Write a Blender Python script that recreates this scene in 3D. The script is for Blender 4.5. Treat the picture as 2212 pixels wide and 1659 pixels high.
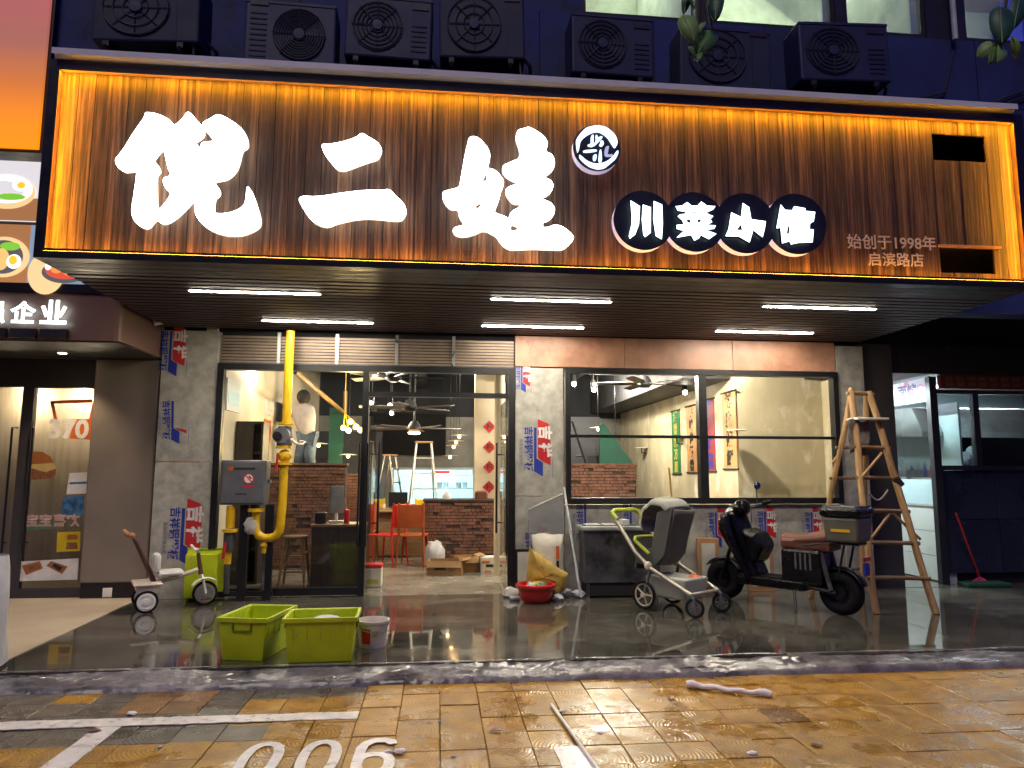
import bpy, math, random
from math import sin, cos, tan, pi, radians, sqrt, atan2
from mathutils import Vector, Matrix, noise as mnoise
random.seed(11)
SC = bpy.context.scene
for o in list(bpy.data.objects): bpy.data.objects.remove(o)
COL = SC.collection

# ------------------------------------------------------------------ camera
PITCH, YAW, ROLL, CAMH, FPX = 0.1208, 0.1012, 0.0029, 1.4, 1540.0      # FPX: focal length for a 2212 px wide frame
cam_d = bpy.data.cameras.new('camera'); cam = bpy.data.objects.new('camera', cam_d); COL.objects.link(cam)
cam_d.sensor_width = 36.0; cam_d.lens = 36.0 * FPX / 2212.0; cam_d.clip_start = 0.05; cam_d.clip_end = 300
cam.matrix_world = (Matrix.Translation((0, 0, CAMH)) @ Matrix.Rotation(-YAW, 4, 'Z') @ Matrix.Rotation(pi/2 + PITCH, 4, 'X') @ Matrix.Rotation(ROLL, 4, 'Z'))
SC.camera = cam

# ------------------------------------------------------------------ world, sun, exposure
w = bpy.data.worlds.new('World'); SC.world = w; w.use_nodes = True
wn, wl = w.node_tree.nodes, w.node_tree.links
sky = wn.new('ShaderNodeTexSky'); sky.sky_type = 'NISHITA'; sky.sun_disc = False
SUN_EL, SUN_AZ = radians(-3.5), radians(10)
sky.ozone_density = 5.5; sky.dust_density = .4; sky.sun_elevation = SUN_EL; sky.sun_rotation = SUN_AZ
bg = wn['Background']; wl.new(sky.outputs[0], bg.inputs[0]); bg.inputs[1].default_value = 3.6
sd = bpy.data.lights.new('sun', 'SUN'); sd.energy = 0.30; sd.angle = radians(25); sd.color = (1.0, 0.90, 0.74)
so = bpy.data.objects.new('sun', sd); COL.objects.link(so); so.rotation_euler = (radians(38), 0, radians(-20))
SC.view_settings.view_transform = 'Standard'; SC.view_settings.look = 'None'
SC.view_settings.exposure = 1.4; SC.view_settings.gamma = 1.0
SC.cycles.use_denoising = True
SC.cycles.max_bounces = 6; SC.cycles.diffuse_bounces = 3; SC.cycles.glossy_bounces = 4
SC.cycles.transparent_max_bounces = 16; SC.cycles.transmission_bounces = 4
SC.cycles.sample_clamp_indirect = 4.0; SC.cycles.caustics_reflective = False; SC.cycles.caustics_refractive = False

# ------------------------------------------------------------------ picture ray -> place in the world
RM = cam.matrix_world.to_3x3()
def ray(px, py): return RM @ Vector(((px-1106)/FPX, -(py-829.5)/FPX, -1.0))
O0 = Vector((0, 0, CAMH))
def P(px, py, Y): d = ray(px, py); return O0 + d*(Y/d.y)
def PX(px, py, X): d = ray(px, py); return O0 + d*(X/d.x)
def G(px, py, z=0.0): d = ray(px, py); return O0 + d*((z-CAMH)/d.z)

# ------------------------------------------------------------------ materials
MATS = {}
def nodes_of(name):
    m = bpy.data.materials.new(name); m.use_nodes = True
    nt = m.node_tree; return m, nt.nodes, nt.links, nt.nodes['Principled BSDF']
def ramp(n, stops, interp='LINEAR'):
    r = n.new('ShaderNodeValToRGB'); r.color_ramp.interpolation = interp
    e = r.color_ramp.elements
    while len(e) < len(stops): e.new(0.5)
    for i, (p, c) in enumerate(stops):
        e[i].position = p; e[i].color = (*c, 1) if len(c) == 3 else c
    return r
def coords(n, l, scale=(1, 1, 1), rand=True):
    tc = n.new('ShaderNodeTexCoord'); mp = n.new('ShaderNodeMapping'); mp.inputs['Scale'].default_value = scale
    l.new(tc.outputs['Object'], mp.inputs['Vector'])
    if rand:
        oi = n.new('ShaderNodeObjectInfo'); mu = n.new('ShaderNodeMath'); mu.operation = 'MULTIPLY'; mu.inputs[1].default_value = 37.0
        l.new(oi.outputs['Random'], mu.inputs[0]); cb = n.new('ShaderNodeCombineXYZ')
        for k in range(3): l.new(mu.outputs[0], cb.inputs[k])
        l.new(cb.outputs[0], mp.inputs['Location'])
    return mp
def noise_(n, l, vec, scale, detail=4, rough=.55):
    t = n.new('ShaderNodeTexNoise'); t.inputs['Scale'].default_value = scale; t.inputs['Detail'].default_value = detail
    t.inputs['Roughness'].default_value = rough; l.new(vec.outputs[0], t.inputs['Vector']); return t
def bump_(n, l, b, height, strength, dist=0.01):
    bp = n.new('ShaderNodeBump'); bp.inputs['Strength'].default_value = strength; bp.inputs['Distance'].default_value = dist
    l.new(height, bp.inputs['Height']); l.new(bp.outputs[0], b.inputs['Normal']); return bp
def mat(name, col, rough=.5, metal=0., var=.18, vs=6, stretch=(1, 1, 1), bump=.0, bs=80, dirt=None, emis=None, es=0., coat=0., spec=.5, trans=0.):
    if name in MATS: return MATS[name]
    m, n, l, b = nodes_of(name)
    b.inputs['Metallic'].default_value = metal; b.inputs['Coat Weight'].default_value = coat; b.inputs['Specular IOR Level'].default_value = spec
    if trans: b.inputs['Transmission Weight'].default_value = trans
    mp = coords(n, l, stretch)
    t = noise_(n, l, mp, vs)
    lo = [max(0, c*(1-var)) for c in col]; hi = [min(1, c*(1+var)) for c in col]
    r = ramp(n, [(.3, lo), (.7, hi)]); l.new(t.outputs['Fac'], r.inputs[0]); out = r.outputs[0]
    if dirt:
        t2 = noise_(n, l, mp, dirt[1], 6, .65); r2 = ramp(n, [(dirt[2], (0, 0, 0)), (min(1, dirt[2]+.18), (1, 1, 1))]); l.new(t2.outputs['Fac'], r2.inputs[0])
        mx = n.new('ShaderNodeMix'); mx.data_type = 'RGBA'; l.new(r2.outputs[0], mx.inputs['Factor']); l.new(out, mx.inputs['A']); mx.inputs['B'].default_value = (*dirt[0], 1); out = mx.outputs['Result']
    l.new(out, b.inputs['Base Color'])
    rr = ramp(n, [(.25, (max(.02, rough-.1),)*3), (.75, (min(1, rough+.1),)*3)]); l.new(t.outputs['Fac'], rr.inputs[0]); l.new(rr.outputs[0], b.inputs['Roughness'])
    if bump:
        t3 = noise_(n, l, mp, bs, 3); bump_(n, l, b, t3.outputs['Fac'], bump)
    if emis:
        b.inputs['Emission Color'].default_value = (*emis, 1); b.inputs['Emission Strength'].default_value = es
    MATS[name] = m; return m
def emat(name, col, strength):
    if name in MATS: return MATS[name]
    m, n, l, b = nodes_of(name); b.inputs['Base Color'].default_value = (.8, .8, .8, 1); b.inputs['Roughness'].default_value = .5
    b.inputs['Emission Color'].default_value = (*col, 1); b.inputs['Emission Strength'].default_value = strength
    MATS[name] = m; return m

def glass_mat(name, tint=(.96, .98, .97), refl=1.0, dirt=.0):
    m = bpy.data.materials.new(name); m.use_nodes = True; n, l = m.node_tree.nodes, m.node_tree.links
    n.remove(n['Principled BSDF']); out = n['Material Output']
    tr = n.new('ShaderNodeBsdfTransparent'); tr.inputs[0].default_value = (*tint, 1)
    gl = n.new('ShaderNodeBsdfGlossy'); gl.inputs['Roughness'].default_value = .02
    fr = n.new('ShaderNodeFresnel'); fr.inputs[0].default_value = 1.5
    mu = n.new('ShaderNodeMath'); mu.operation = 'MULTIPLY'; mu.inputs[1].default_value = refl; l.new(fr.outputs[0], mu.inputs[0])
    mx = n.new('ShaderNodeMixShader'); l.new(mu.outputs[0], mx.inputs[0]); l.new(tr.outputs[0], mx.inputs[1]); l.new(gl.outputs[0], mx.inputs[2])
    if dirt:
        df = n.new('ShaderNodeBsdfDiffuse'); df.inputs[0].default_value = (.7, .7, .68, 1); m2 = n.new('ShaderNodeMixShader'); m2.inputs[0].default_value = dirt
        l.new(mx.outputs[0], m2.inputs[1]); l.new(df.outputs[0], m2.inputs[2]); l.new(m2.outputs[0], out.inputs[0])
    else: l.new(mx.outputs[0], out.inputs[0])
    MATS[name] = m; return m

def wood_mat(name, dark, mid, light, sx=26, sz=1.6, rough=.6, bump=.25, axis='Z'):
    m, n, l, b = nodes_of(name)
    sc = {'Z': (sx, sx, sz), 'X': (sz, sx, sx), 'Y': (sx, sz, sx)}[axis]
    mp = coords(n, l, sc); t = noise_(n, l, mp, 1.0, 6, .62)
    mp2 = coords(n, l, tuple(c*.28 for c in sc)); t2 = noise_(n, l, mp2, 1.0, 3, .5)
    mxf = n.new('ShaderNodeMath'); mxf.operation = 'MULTIPLY_ADD'; l.new(t.outputs['Fac'], mxf.inputs[0]); mxf.inputs[1].default_value = .62
    m3 = n.new('ShaderNodeMath'); m3.operation = 'MULTIPLY'; l.new(t2.outputs['Fac'], m3.inputs[0]); m3.inputs[1].default_value = .38; l.new(m3.outputs[0], mxf.inputs[2])
    mp4 = coords(n, l, tuple(c*(.9 if c == sz else 1.6) * (3.0 if c == sz else 1.0) for c in sc)); t4 = noise_(n, l, mp4, 1.0, 5, .7)
    m4 = n.new('ShaderNodeMath'); m4.operation = 'MULTIPLY_ADD'; l.new(t4.outputs['Fac'], m4.inputs[0]); m4.inputs[1].default_value = .34; l.new(mxf.outputs[0], m4.inputs[2])
    s4 = n.new('ShaderNodeMath'); s4.operation = 'SUBTRACT'; l.new(m4.outputs[0], s4.inputs[0]); s4.inputs[1].default_value = .17; mxf = s4
    r = ramp(n, [(.36, dark), (.5, mid), (.66, light)]); l.new(mxf.outputs[0], r.inputs[0])
    oi = n.new('ShaderNodeObjectInfo'); hv = n.new('ShaderNodeHueSaturation'); mr = n.new('ShaderNodeMapRange'); l.new(oi.outputs['Random'], mr.inputs[0]); mr.inputs[3].default_value = .72; mr.inputs[4].default_value = 1.25
    l.new(mr.outputs[0], hv.inputs['Value']); l.new(r.outputs[0], hv.inputs['Color']); l.new(hv.outputs[0], b.inputs['Base Color'])
    b.inputs['Roughness'].default_value = rough
    bump_(n, l, b, mxf.outputs[0], bump); MATS[name] = m; return m

def tile_mat(name, c0, c1, c2):
    """wet paving tile: pressed curved comb ridges, worn colour, patchy water film"""
    m, n, l, b = nodes_of(name)
    mp = coords(n, l, (1, 1, 1))
    t = noise_(n, l, mp, 7, 6, .65); r = ramp(n, [(.28, c0), (.5, c1), (.72, c2)]); l.new(t.outputs['Fac'], r.inputs[0])
    oi = n.new('ShaderNodeObjectInfo'); hv = n.new('ShaderNodeHueSaturation'); mr = n.new('ShaderNodeMapRange'); l.new(oi.outputs['Random'], mr.inputs[0]); mr.inputs[3].default_value = .86; mr.inputs[4].default_value = 1.14
    l.new(mr.outputs[0], hv.inputs['Value']); l.new(r.outputs[0], hv.inputs['Color'])
    tc = n.new('ShaderNodeTexCoord'); wv = n.new('ShaderNodeTexWave'); wv.wave_type = 'RINGS'; wv.rings_direction = 'Z'
    mpp = n.new('ShaderNodeMapping'); l.new(tc.outputs['Object'], mpp.inputs[0]); mpp.inputs['Location'].default_value = (.125, .06, 0)
    l.new(mpp.outputs[0], wv.inputs[0]); wv.inputs['Scale'].default_value = 14; wv.inputs['Distortion'].default_value = 1.2; wv.inputs['Detail'].default_value = 1; wv.inputs['Detail Scale'].default_value = 6
    geo = n.new('ShaderNodeNewGeometry'); film = noise_(n, l, geo, 3.1, 5, .6)
    wear = ramp(n, [(.4, (0, 0, 0)), (.6, (1, 1, 1))]); l.new(t.outputs['Fac'], wear.inputs[0])
    mulw = n.new('ShaderNodeMath'); mulw.operation = 'MULTIPLY'; l.new(wv.outputs['Fac'], mulw.inputs[0]); l.new(wear.outputs[0], mulw.inputs[1])
    dk = n.new('ShaderNodeMix'); dk.data_type = 'RGBA'; dk.blend_type = 'MULTIPLY'; 
    rg = ramp(n, [(.2, (.62, .58, .5)), (.55, (1, 1, 1))]); l.new(wv.outputs['Fac'], rg.inputs[0])
    dk.inputs['Factor'].default_value = .8; l.new(hv.outputs[0], dk.inputs['A']); l.new(rg.outputs[0], dk.inputs['B']); l.new(dk.outputs['Result'], b.inputs['Base Color'])
    rr = ramp(n, [(.36, (.13,)*3), (.62, (.50,)*3)]); l.new(film.outputs['Fac'], rr.inputs[0]); l.new(rr.outputs[0], b.inputs['Roughness'])
    fine = noise_(n, l, geo, 55, 3, .6); ad = n.new('ShaderNodeMath'); ad.operation = 'MULTIPLY_ADD'; l.new(fine.outputs['Fac'], ad.inputs[0]); ad.inputs[1].default_value = .8; l.new(mulw.outputs[0], ad.inputs[2])
    bump_(n, l, b, ad.outputs[0], .5, .004); MATS[name] = m; return m

def wet_mat(name, c0, c1, r0=.03, r1=.38, sc=1.1, bump=.12, lo=.42, hi=.62, dry=None):
    m, n, l, b = nodes_of(name); geo = n.new('ShaderNodeNewGeometry')
    sp = n.new('ShaderNodeMapping'); sp.inputs['Scale'].default_value = (.8, 1.5, 1); l.new(geo.outputs['Position'], sp.inputs[0])
    t = noise_(n, l, sp, sc, 6, .6); t2 = noise_(n, l, sp, 9, 5, .6)
    if dry:                                           # sheltered ground dries towards the shop front
        sx = n.new('ShaderNodeSeparateXYZ'); l.new(geo.outputs['Position'], sx.inputs[0]); mr = n.new('ShaderNodeMapRange'); l.new(sx.outputs[1], mr.inputs[0]); mr.inputs[1].default_value = dry[0]; mr.inputs[2].default_value = dry[1]; mr.inputs[3].default_value = -.08; mr.inputs[4].default_value = .15
        ad = n.new('ShaderNodeMath'); ad.operation = 'ADD'; l.new(t.outputs['Fac'], ad.inputs[0]); l.new(mr.outputs[0], ad.inputs[1]); tf = ad.outputs[0]
    else: tf = t.outputs['Fac']
    r = ramp(n, [(.35, c0), (.65, c1)]); mxm = n.new('ShaderNodeMath'); mxm.operation = 'MULTIPLY_ADD'; l.new(t2.outputs['Fac'], mxm.inputs[0]); mxm.inputs[1].default_value = .45
    m3 = n.new('ShaderNodeMath'); m3.operation = 'MULTIPLY'; m3.inputs[1].default_value = .55; l.new(tf, m3.inputs[0]); l.new(m3.outputs[0], mxm.inputs[2]); l.new(mxm.outputs[0], r.inputs[0])
    l.new(r.outputs[0], b.inputs['Base Color'])
    rr = ramp(n, [(lo, (r0,)*3), (hi, (r1,)*3)]); l.new(tf, rr.inputs[0]); l.new(rr.outputs[0], b.inputs['Roughness'])
    if dry: b.inputs['Coat Weight'].default_value = .35; b.inputs['Coat Roughness'].default_value = .09
    f = noise_(n, l, sp, 30, 4, .6); mm = n.new('ShaderNodeMath'); mm.operation = 'MULTIPLY'; l.new(f.outputs['Fac'], mm.inputs[0]); l.new(rr.outputs[0], mm.inputs[1])
    bump_(n, l, b, mm.outputs[0], bump, .02); MATS[name] = m; return m

# ------------------------------------------------------------------ mesh building
def wm(o):
    m = o.matrix_basis.copy()
    while o.parent: o = o.parent; m = o.matrix_basis @ m
    return m
class MB:
    """collects shapes, then links them as ONE mesh object"""
    def __init__(s, local=False, M=None): s.v = []; s.f = []; s.local = local; s.M = M
    def add(s, vs, fs, M=None):
        k = len(s.v)
        for p in vs:
            p = Vector(p)
            if M is not None: p = M @ p
            if s.M is not None: p = s.M @ p
            s.v.append(p)
        s.f += [tuple(i+k for i in f) for f in fs]; return s
    def box(s, x0, x1, y0, y1, z0, z1, M=None):
        return s.add([(x0,y0,z0),(x1,y0,z0),(x1,y1,z0),(x0,y1,z0),(x0,y0,z1),(x1,y0,z1),(x1,y1,z1),(x0,y1,z1)],
                     [(3,2,1,0),(4,5,6,7),(0,1,5,4),(1,2,6,5),(2,3,7,6),(3,0,4,7)], M)
    def cbox(s, c, d, M=None): return s.box(c[0]-d[0]/2, c[0]+d[0]/2, c[1]-d[1]/2, c[1]+d[1]/2, c[2]-d[2]/2, c[2]+d[2]/2, M)
    def taper(s, x0, x1, y0, y1, z0, z1, k, M=None):
        """box whose bottom is smaller by k on every side"""
        return s.add([(x0+k,y0+k,z0),(x1-k,y0+k,z0),(x1-k,y1-k,z0),(x0+k,y1-k,z0),(x0,y0,z1),(x1,y0,z1),(x1,y1,z1),(x0,y1,z1)],
                     [(3,2,1,0),(4,5,6,7),(0,1,5,4),(1,2,6,5),(2,3,7,6),(3,0,4,7)], M)
    def tube(s, pts, r, n=8, M=None, cap=True):
        pts = [Vector(p) for p in pts]; rs = r if isinstance(r, (list, tuple)) else [r]*len(pts)
        vs, fs = [], []; prev = None
        for i, p in enumerate(pts):
            t = ((pts[min(i+1, len(pts)-1)] - pts[max(i-1, 0)])).normalized()
            if prev is None: a = t.orthogonal().normalized()
            else: a = (prev - t*prev.dot(t)).normalized()
            prev = a; bb = t.cross(a)
            for k in range(n): vs.append(p + (a*cos(2*pi*k/n) + bb*sin(2*pi*k/n))*rs[i])
        for i in range(len(pts)-1):
            for k in range(n): fs.append((i*n+k, i*n+(k+1) % n, (i+1)*n+(k+1) % n, (i+1)*n+k))
        if cap: fs.append(tuple(range(n))[::-1]); fs.append(tuple(range((len(pts)-1)*n, len(pts)*n)))
        return s.add(vs, fs, M)
    def lathe(s, prof, n=20, M=None, arc=2*pi):
        """prof: (radius, z) pairs"""
        vs, fs = [], []; full = abs(arc-2*pi) < 1e-6; c = n if full else n+1
        for (r, z) in prof:
            for k in range(c): a = arc*k/n; vs.append((r*cos(a), r*sin(a), z))
        for i in range(len(prof)-1):
            for k in range(n): fs.append((i*c+k, i*c+(k+1) % c, (i+1)*c+(k+1) % c, (i+1)*c+k))
        if full:
            if prof[0][0] > 1e-4: fs.append(tuple(range(n))[::-1])
            if prof[-1][0] > 1e-4: fs.append(tuple(range((len(prof)-1)*n, len(prof)*n)))
        return s.add(vs, fs, M)
    def torus(s, R, r, n=28, k=10, M=None, flat=1.0):
        vs, fs = [], []
        for i in range(n):
            for j in range(k):
                a, b_ = 2*pi*i/n, 2*pi*j/k; q = R + r*cos(b_); vs.append((q*cos(a), q*sin(a), r*flat*sin(b_)))
        for i in range(n):
            for j in range(k): fs.append((i*k+j, ((i+1) % n)*k+j, ((i+1) % n)*k+(j+1) % k, i*k+(j+1) % k))
        return s.add(vs, fs, M)
    def prism(s, poly, d0, d1, ax='Y', M=None):
        """flat outline (a, b) thickened along an axis: Y -> (a=x, b=z), Z -> (a=x, b=y), X -> (a=y, b=z)"""
        n = len(poly); mk = {'Y': lambda a, b, d: (a, d, b), 'Z': lambda a, b, d: (a, b, d), 'X': lambda a, b, d: (d, a, b)}[ax]
        vs = [mk(a, b, d0) for a, b in poly] + [mk(a, b, d1) for a, b in poly]
        fs = [tuple(range(n)), tuple(range(2*n-1, n-1, -1))] + [(i, i+n, (i+1) % n+n, (i+1) % n) for i in range(n)]
        return s.add(vs, fs, M)
    def blob(s, c, r, n=14, k=9, amp=.0, f=3., seed=0, M=None):
        vs, fs = [], []; r = Vector(r if isinstance(r, (list, tuple)) else (r, r, r))
        for i in range(k+1):
            th = pi*i/k
            for j in range(n):
                a = 2*pi*j/n; d = Vector((sin(th)*cos(a), sin(th)*sin(a), cos(th)))
                q = 1 + amp*mnoise.noise(d*f + Vector((seed, seed*2.3, 0))); vs.append(Vector(c) + Vector((d.x*r.x, d.y*r.y, d.z*r.z))*q)
        for i in range(k):
            for j in range(n): fs.append((i*n+j, (i+1)*n+j, (i+1)*n+(j+1) % n, i*n+(j+1) % n))
        return s.add(vs, fs, M)
    def grid(s, fn, nu, nv, M=None):
        vs = [fn(i/nu, j/nv) for i in range(nu+1) for j in range(nv+1)]
        fs = [(i*(nv+1)+j, (i+1)*(nv+1)+j, (i+1)*(nv+1)+j+1, i*(nv+1)+j+1) for i in range(nu) for j in range(nv)]
        return s.add(vs, fs, M)
    def build(s, name, m, parent=None, smooth=False, bevel=0., solid=0.):
        vs = s.v
        if parent is not None and not s.local:
            inv = wm(parent).inverted(); vs = [inv @ p for p in vs]
        me = bpy.data.meshes.new(name); me.from_pydata([tuple(p) for p in vs], [], s.f); me.validate()
        import bmesh
        b = bmesh.new(); b.from_mesh(me); bmesh.ops.recalc_face_normals(b, faces=b.faces); b.to_mesh(me); b.free()
        o = bpy.data.objects.new(name, me); COL.objects.link(o)
        if isinstance(m, str): m = MATS[m]
        me.materials.append(m)
        if parent is not None: o.parent = parent
        if smooth:
            for p in me.polygons: p.use_smooth = True
            try: me.set_sharp_from_angle(angle=radians(40))
            except Exception: pass
        if solid:
            md = o.modifiers.new('thick', 'SOLIDIFY'); md.thickness = solid; md.offset = 0
        if bevel:
            md = o.modifiers.new('edge', 'BEVEL'); md.width = bevel; md.segments = 2; md.limit_method = 'ANGLE'; md.angle_limit = radians(40)
        return o
def T(x, y, z): return Matrix.Translation((x, y, z))
def R(a, ax): return Matrix.Rotation(a, 4, ax)
def thing(name, label, cat, loc=(0, 0, 0), rz=0., group=None):
    o = bpy.data.objects.new(name, None); COL.objects.link(o); o.empty_display_size = .1
    o.location = loc; o.rotation_euler = (0, 0, rz); o['label'] = label; o['category'] = cat
    o.matrix_basis = T(*loc) @ R(rz, 'Z')
    if group: o['group'] = group
    return o
def tag(o, label, cat, group=None):
    o['label'] = label; o['category'] = cat
    if group: o['group'] = group
    return o
def kind(o, k='structure'): o['kind'] = k; return o
def dup(root, loc, rz, label, parts=True):
    r = root.copy(); COL.objects.link(r); r.matrix_basis = T(*loc) @ R(rz, 'Z'); r['label'] = label
    for ch in list(root.children):
        c = ch.copy(); COL.objects.link(c); c.parent = r
        for g in list(ch.children):
            d = g.copy(); COL.objects.link(d); d.parent = c
    return r
def text_mesh(s, size=1., offset=0., align='CENTER', space=1., line=1.):
    c = bpy.data.curves.new('t', 'FONT'); c.body = s; c.size = size; c.offset = offset; c.align_x = align; c.align_y = 'CENTER'; c.space_character = space; c.space_line = line; c.resolution_u = 3
    o = bpy.data.objects.new('t', c); COL.objects.link(o)
    me = bpy.data.meshes.new_from_object(o.evaluated_get(bpy.context.evaluated_depsgraph_get()))
    bpy.data.objects.remove(o); bpy.data.curves.remove(c); return me
def curve_mesh(polys, ext=0.):
    """closed outlines (outer and holes) filled and thickened by 2*ext"""
    c = bpy.data.curves.new('c', 'CURVE'); c.dimensions = '2D'; c.fill_mode = 'BOTH'; c.extrude = ext
    for pl in polys:
        sp = c.splines.new('POLY'); sp.points.add(len(pl)-1); sp.use_cyclic_u = True
        for i, (a, b) in enumerate(pl): sp.points[i].co = (a, b, 0, 1)
    o = bpy.data.objects.new('c', c); COL.objects.link(o)
    me = bpy.data.meshes.new_from_object(o.evaluated_get(bpy.context.evaluated_depsgraph_get()))
    bpy.data.objects.remove(o); bpy.data.curves.remove(c); return me
def place_mesh(me, name, m, M, parent=None):
    """mesh lying in its XY plane, moved by M (world)"""
    if parent is not None: M = wm(parent).inverted() @ M
    me.transform(M); me.name = name; me.materials.clear(); me.materials.append(MATS[m] if isinstance(m, str) else m)
    o = bpy.data.objects.new(name, me); COL.objects.link(o)
    if parent is not None: o.parent = parent
    return o
FACE = R(pi/2, 'X')                                  # XY -> XZ, facing the street (-Y)
def smooth_poly(pl, it=1):
    for _ in range(it):
        q = []
        for i in range(len(pl)):
            a, b = pl[i], pl[(i+1) % len(pl)]
            q += [(a[0]*.78+b[0]*.22, a[1]*.78+b[1]*.22), (a[0]*.22+b[0]*.78, a[1]*.22+b[1]*.78)]
        pl = q
    return pl

# ------------------------------------------------------------------ material library
mat('black_metal', (.012, .012, .014), .38, .0, spec=.4)
mat('dark_frame', (.02, .02, .024), .45)
mat('steel', (.45, .45, .46), .32, .9, bump=.05)
mat('steel_dull', (.12, .12, .13), .45, .6, var=.4, vs=5, dirt=((.03, .026, .022), 4, .50), bump=.1)
mat('white_metal', (.62, .62, .64), .4)
mat('flashing', (.85, .85, .90), .35, var=.06)
mat('white_plastic', (.72, .70, .66), .4)
mat('cream_plastic', (.68, .58, .47), .4)
mat('rubber', (.007, .007, .008), .75, bump=.1, spec=.2)
mat('black_plastic', (.008, .008, .010), .35)
mat('grey_plastic', (.10, .10, .11), .5)
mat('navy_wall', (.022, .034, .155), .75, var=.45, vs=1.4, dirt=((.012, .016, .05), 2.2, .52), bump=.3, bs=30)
mat('ac_body', (.018, .023, .080), .55, var=.2)
mat('ac_grille', (.010, .012, .042), .6)
mat('ac_badge', (.035, .02, .04), .5)
mat('soffit_slat', (.050, .036, .050), .5, var=.2)
mat('soffit_back', (.012, .011, .014), .8)
mat('film_grey', (.38, .365, .325), .42, var=.25, vs=9, dirt=((.24, .235, .21), 5, .55), bump=.12, bs=25)
mat('copper_film', (.42, .215, .14), .38, var=.3, vs=4, dirt=((.36, .10, .07), 3, .58), bump=.1, bs=20)
mat('shutter', (.34, .26, .20), .4, .3, var=.2)
mat('print_red', (.50, .018, .022), .5)
mat('print_blue', (.018, .035, .30), .5)
mat('print_faint', (.12, .14, .25), .5)
mat('print_white', (.72, .71, .69), .5)
mat('print_black', (.02, .02, .02), .5)
mat('road_paint', (.66, .64, .61), .32, var=.2, vs=14, dirt=((.22, .17, .09), 11, .60), bump=.25, bs=60)
mat('lime_plastic', (.50, .60, .010), .42, var=.16, vs=4, dirt=((.30, .31, .13), 13, .60), bump=.06, bs=40)
mat('red_plastic', (.50, .010, .014), .35, var=.1)
mat('gas_yellow', (.76, .45, .01), .38, var=.12, vs=9, dirt=((.36, .19, .02), 11, .62))
mat('gas_dark', (.10, .10, .11), .4, .5)
mat('meter_grey', (.15, .15, .17), .45, .3)
mat('brown_panel', (.24, .20, .165), .42, .2, var=.12, vs=2)
mat('fascia_brown', (.20, .115, .085), .45, var=.1, vs=2)
mat('dark_soffit', (.045, .04, .042), .7)
mat('limewash', (.56, .48, .33), .85, var=.18, vs=2.2, stretch=(1, 1, .6), dirt=((.82, .77, .64), 3.4, .54), bump=.2, bs=14)
mat('cream_wall', (.62, .53, .38), .8, var=.12, vs=2)
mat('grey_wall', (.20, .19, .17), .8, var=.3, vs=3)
mat('room_floor', (.24, .215, .18), .22, var=.2, vs=2)
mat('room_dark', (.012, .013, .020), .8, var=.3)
mat('duct', (.035, .035, .042), .6, .2)
mat('green_wall', (.008, .075, .05), .7)
mat('brick', (.15, .066, .043), .85, var=.45, vs=9, bump=.5, bs=40)
mat('mortar', (.045, .028, .022), .95)
mat('dark_wood', (.045, .032, .026), .45, var=.3, vs=5, stretch=(6, 6, 1))
mat('stool_wood', (.26, .16, .09), .5, var=.25, stretch=(1, 1, 5))
mat('chair_red', (.55, .02, .015), .35); mat('chair_orange', (.58, .12, .02), .35); mat('chair_yellow', (.65, .47, .02), .35); mat('chair_green', (.10, .20, .12), .4); mat('chair_rust', (.35, .07, .02), .4)
mat('cardboard', (.36, .21, .09), .8, var=.15, bump=.15)
mat('alu', (.55, .54, .52), .4, .7)
mat('shirt', (.42, .38, .37), .9, var=.12, vs=12); mat('denim', (.07, .10, .15), .9, var=.3, vs=14); mat('hair', (.012, .010, .010), .7); mat('skin', (.42, .25, .17), .55)
mat('screen_black', (.006, .006, .008), .65, spec=.2)
mat('scooter_black', (.004, .004, .005), .28, spec=.35)
mat('seat_brown', (.13, .042, .028), .42, var=.25)
mat('box_olive', (.115, .11, .085), .5)
mat('stroller_fabric', (.085, .083, .078), .9, var=.15, bump=.3, bs=150)
mat('stroller_shade', (.36, .355, .31), .8, var=.12, bump=.2, bs=120)
mat('stroller_tube', (.48, .43, .36), .35, .6)
mat('lime_rubber', (.36, .42, .03), .5)
mat('ladder_wood', (.40, .235, .10), .6, var=.3, vs=5, stretch=(3, 3, .6), dirt=((.16, .09, .045), 7, .6), bump=.25, bs=40)
mat('ladder_rung', (.20, .115, .055), .65, var=.3, vs=6, bump=.25, bs=40)
mat('rope', (.35, .30, .24), .9)
mat('cloth_white', (.55, .52, .48), .85, var=.15, bump=.4, bs=14)
mat('gold_sack', (.46, .30, .06), .45, var=.35, vs=9, bump=.5, bs=14)
mat('rice_sack', (.62, .58, .48), .6, var=.15, bump=.4, bs=18)
mat('paper', (.75, .74, .76), .7, var=.08, bump=.3, bs=30)
mat('plastic_bag', (.52, .52, .54), .35, var=.12, bump=.5, bs=14)
mat('leaf', (.09, .20, .035), .5, var=.35, vs=9); mat('leaf_pale', (.22, .36, .09), .5, var=.25, vs=9); mat('leaf_dark', (.025, .085, .04), .5, var=.3, vs=9)
mat('twig', (.10, .10, .085), .8)
mat('white_panel', (.60, .63, .61), .35, var=.06)
mat('pale_blue', (.42, .56, .60), .45, var=.12, vs=2)
mat('navy_panel', (.018, .024, .045), .28, var=.3, vs=1.5)
mat('hood_steel', (.42, .44, .44), .5, .35)
mat('wine_red', (.16, .02, .025), .6)
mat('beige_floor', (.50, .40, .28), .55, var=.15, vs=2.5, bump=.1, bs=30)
mat('tan_frame', (.45, .24, .12), .6); mat('board_white', (.60, .57, .50), .6)
mat('burlap_dark', (.03, .028, .026), .9)
wood_mat('sign_wood', (.013, .007, .008), (.080, .042, .028), (.25, .14, .078), 46, 1.3)
wood_mat('door_beige', (.30, .25, .19), (.40, .34, .26), (.47, .40, .31), 12, 1.0, .5, .08)
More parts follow.
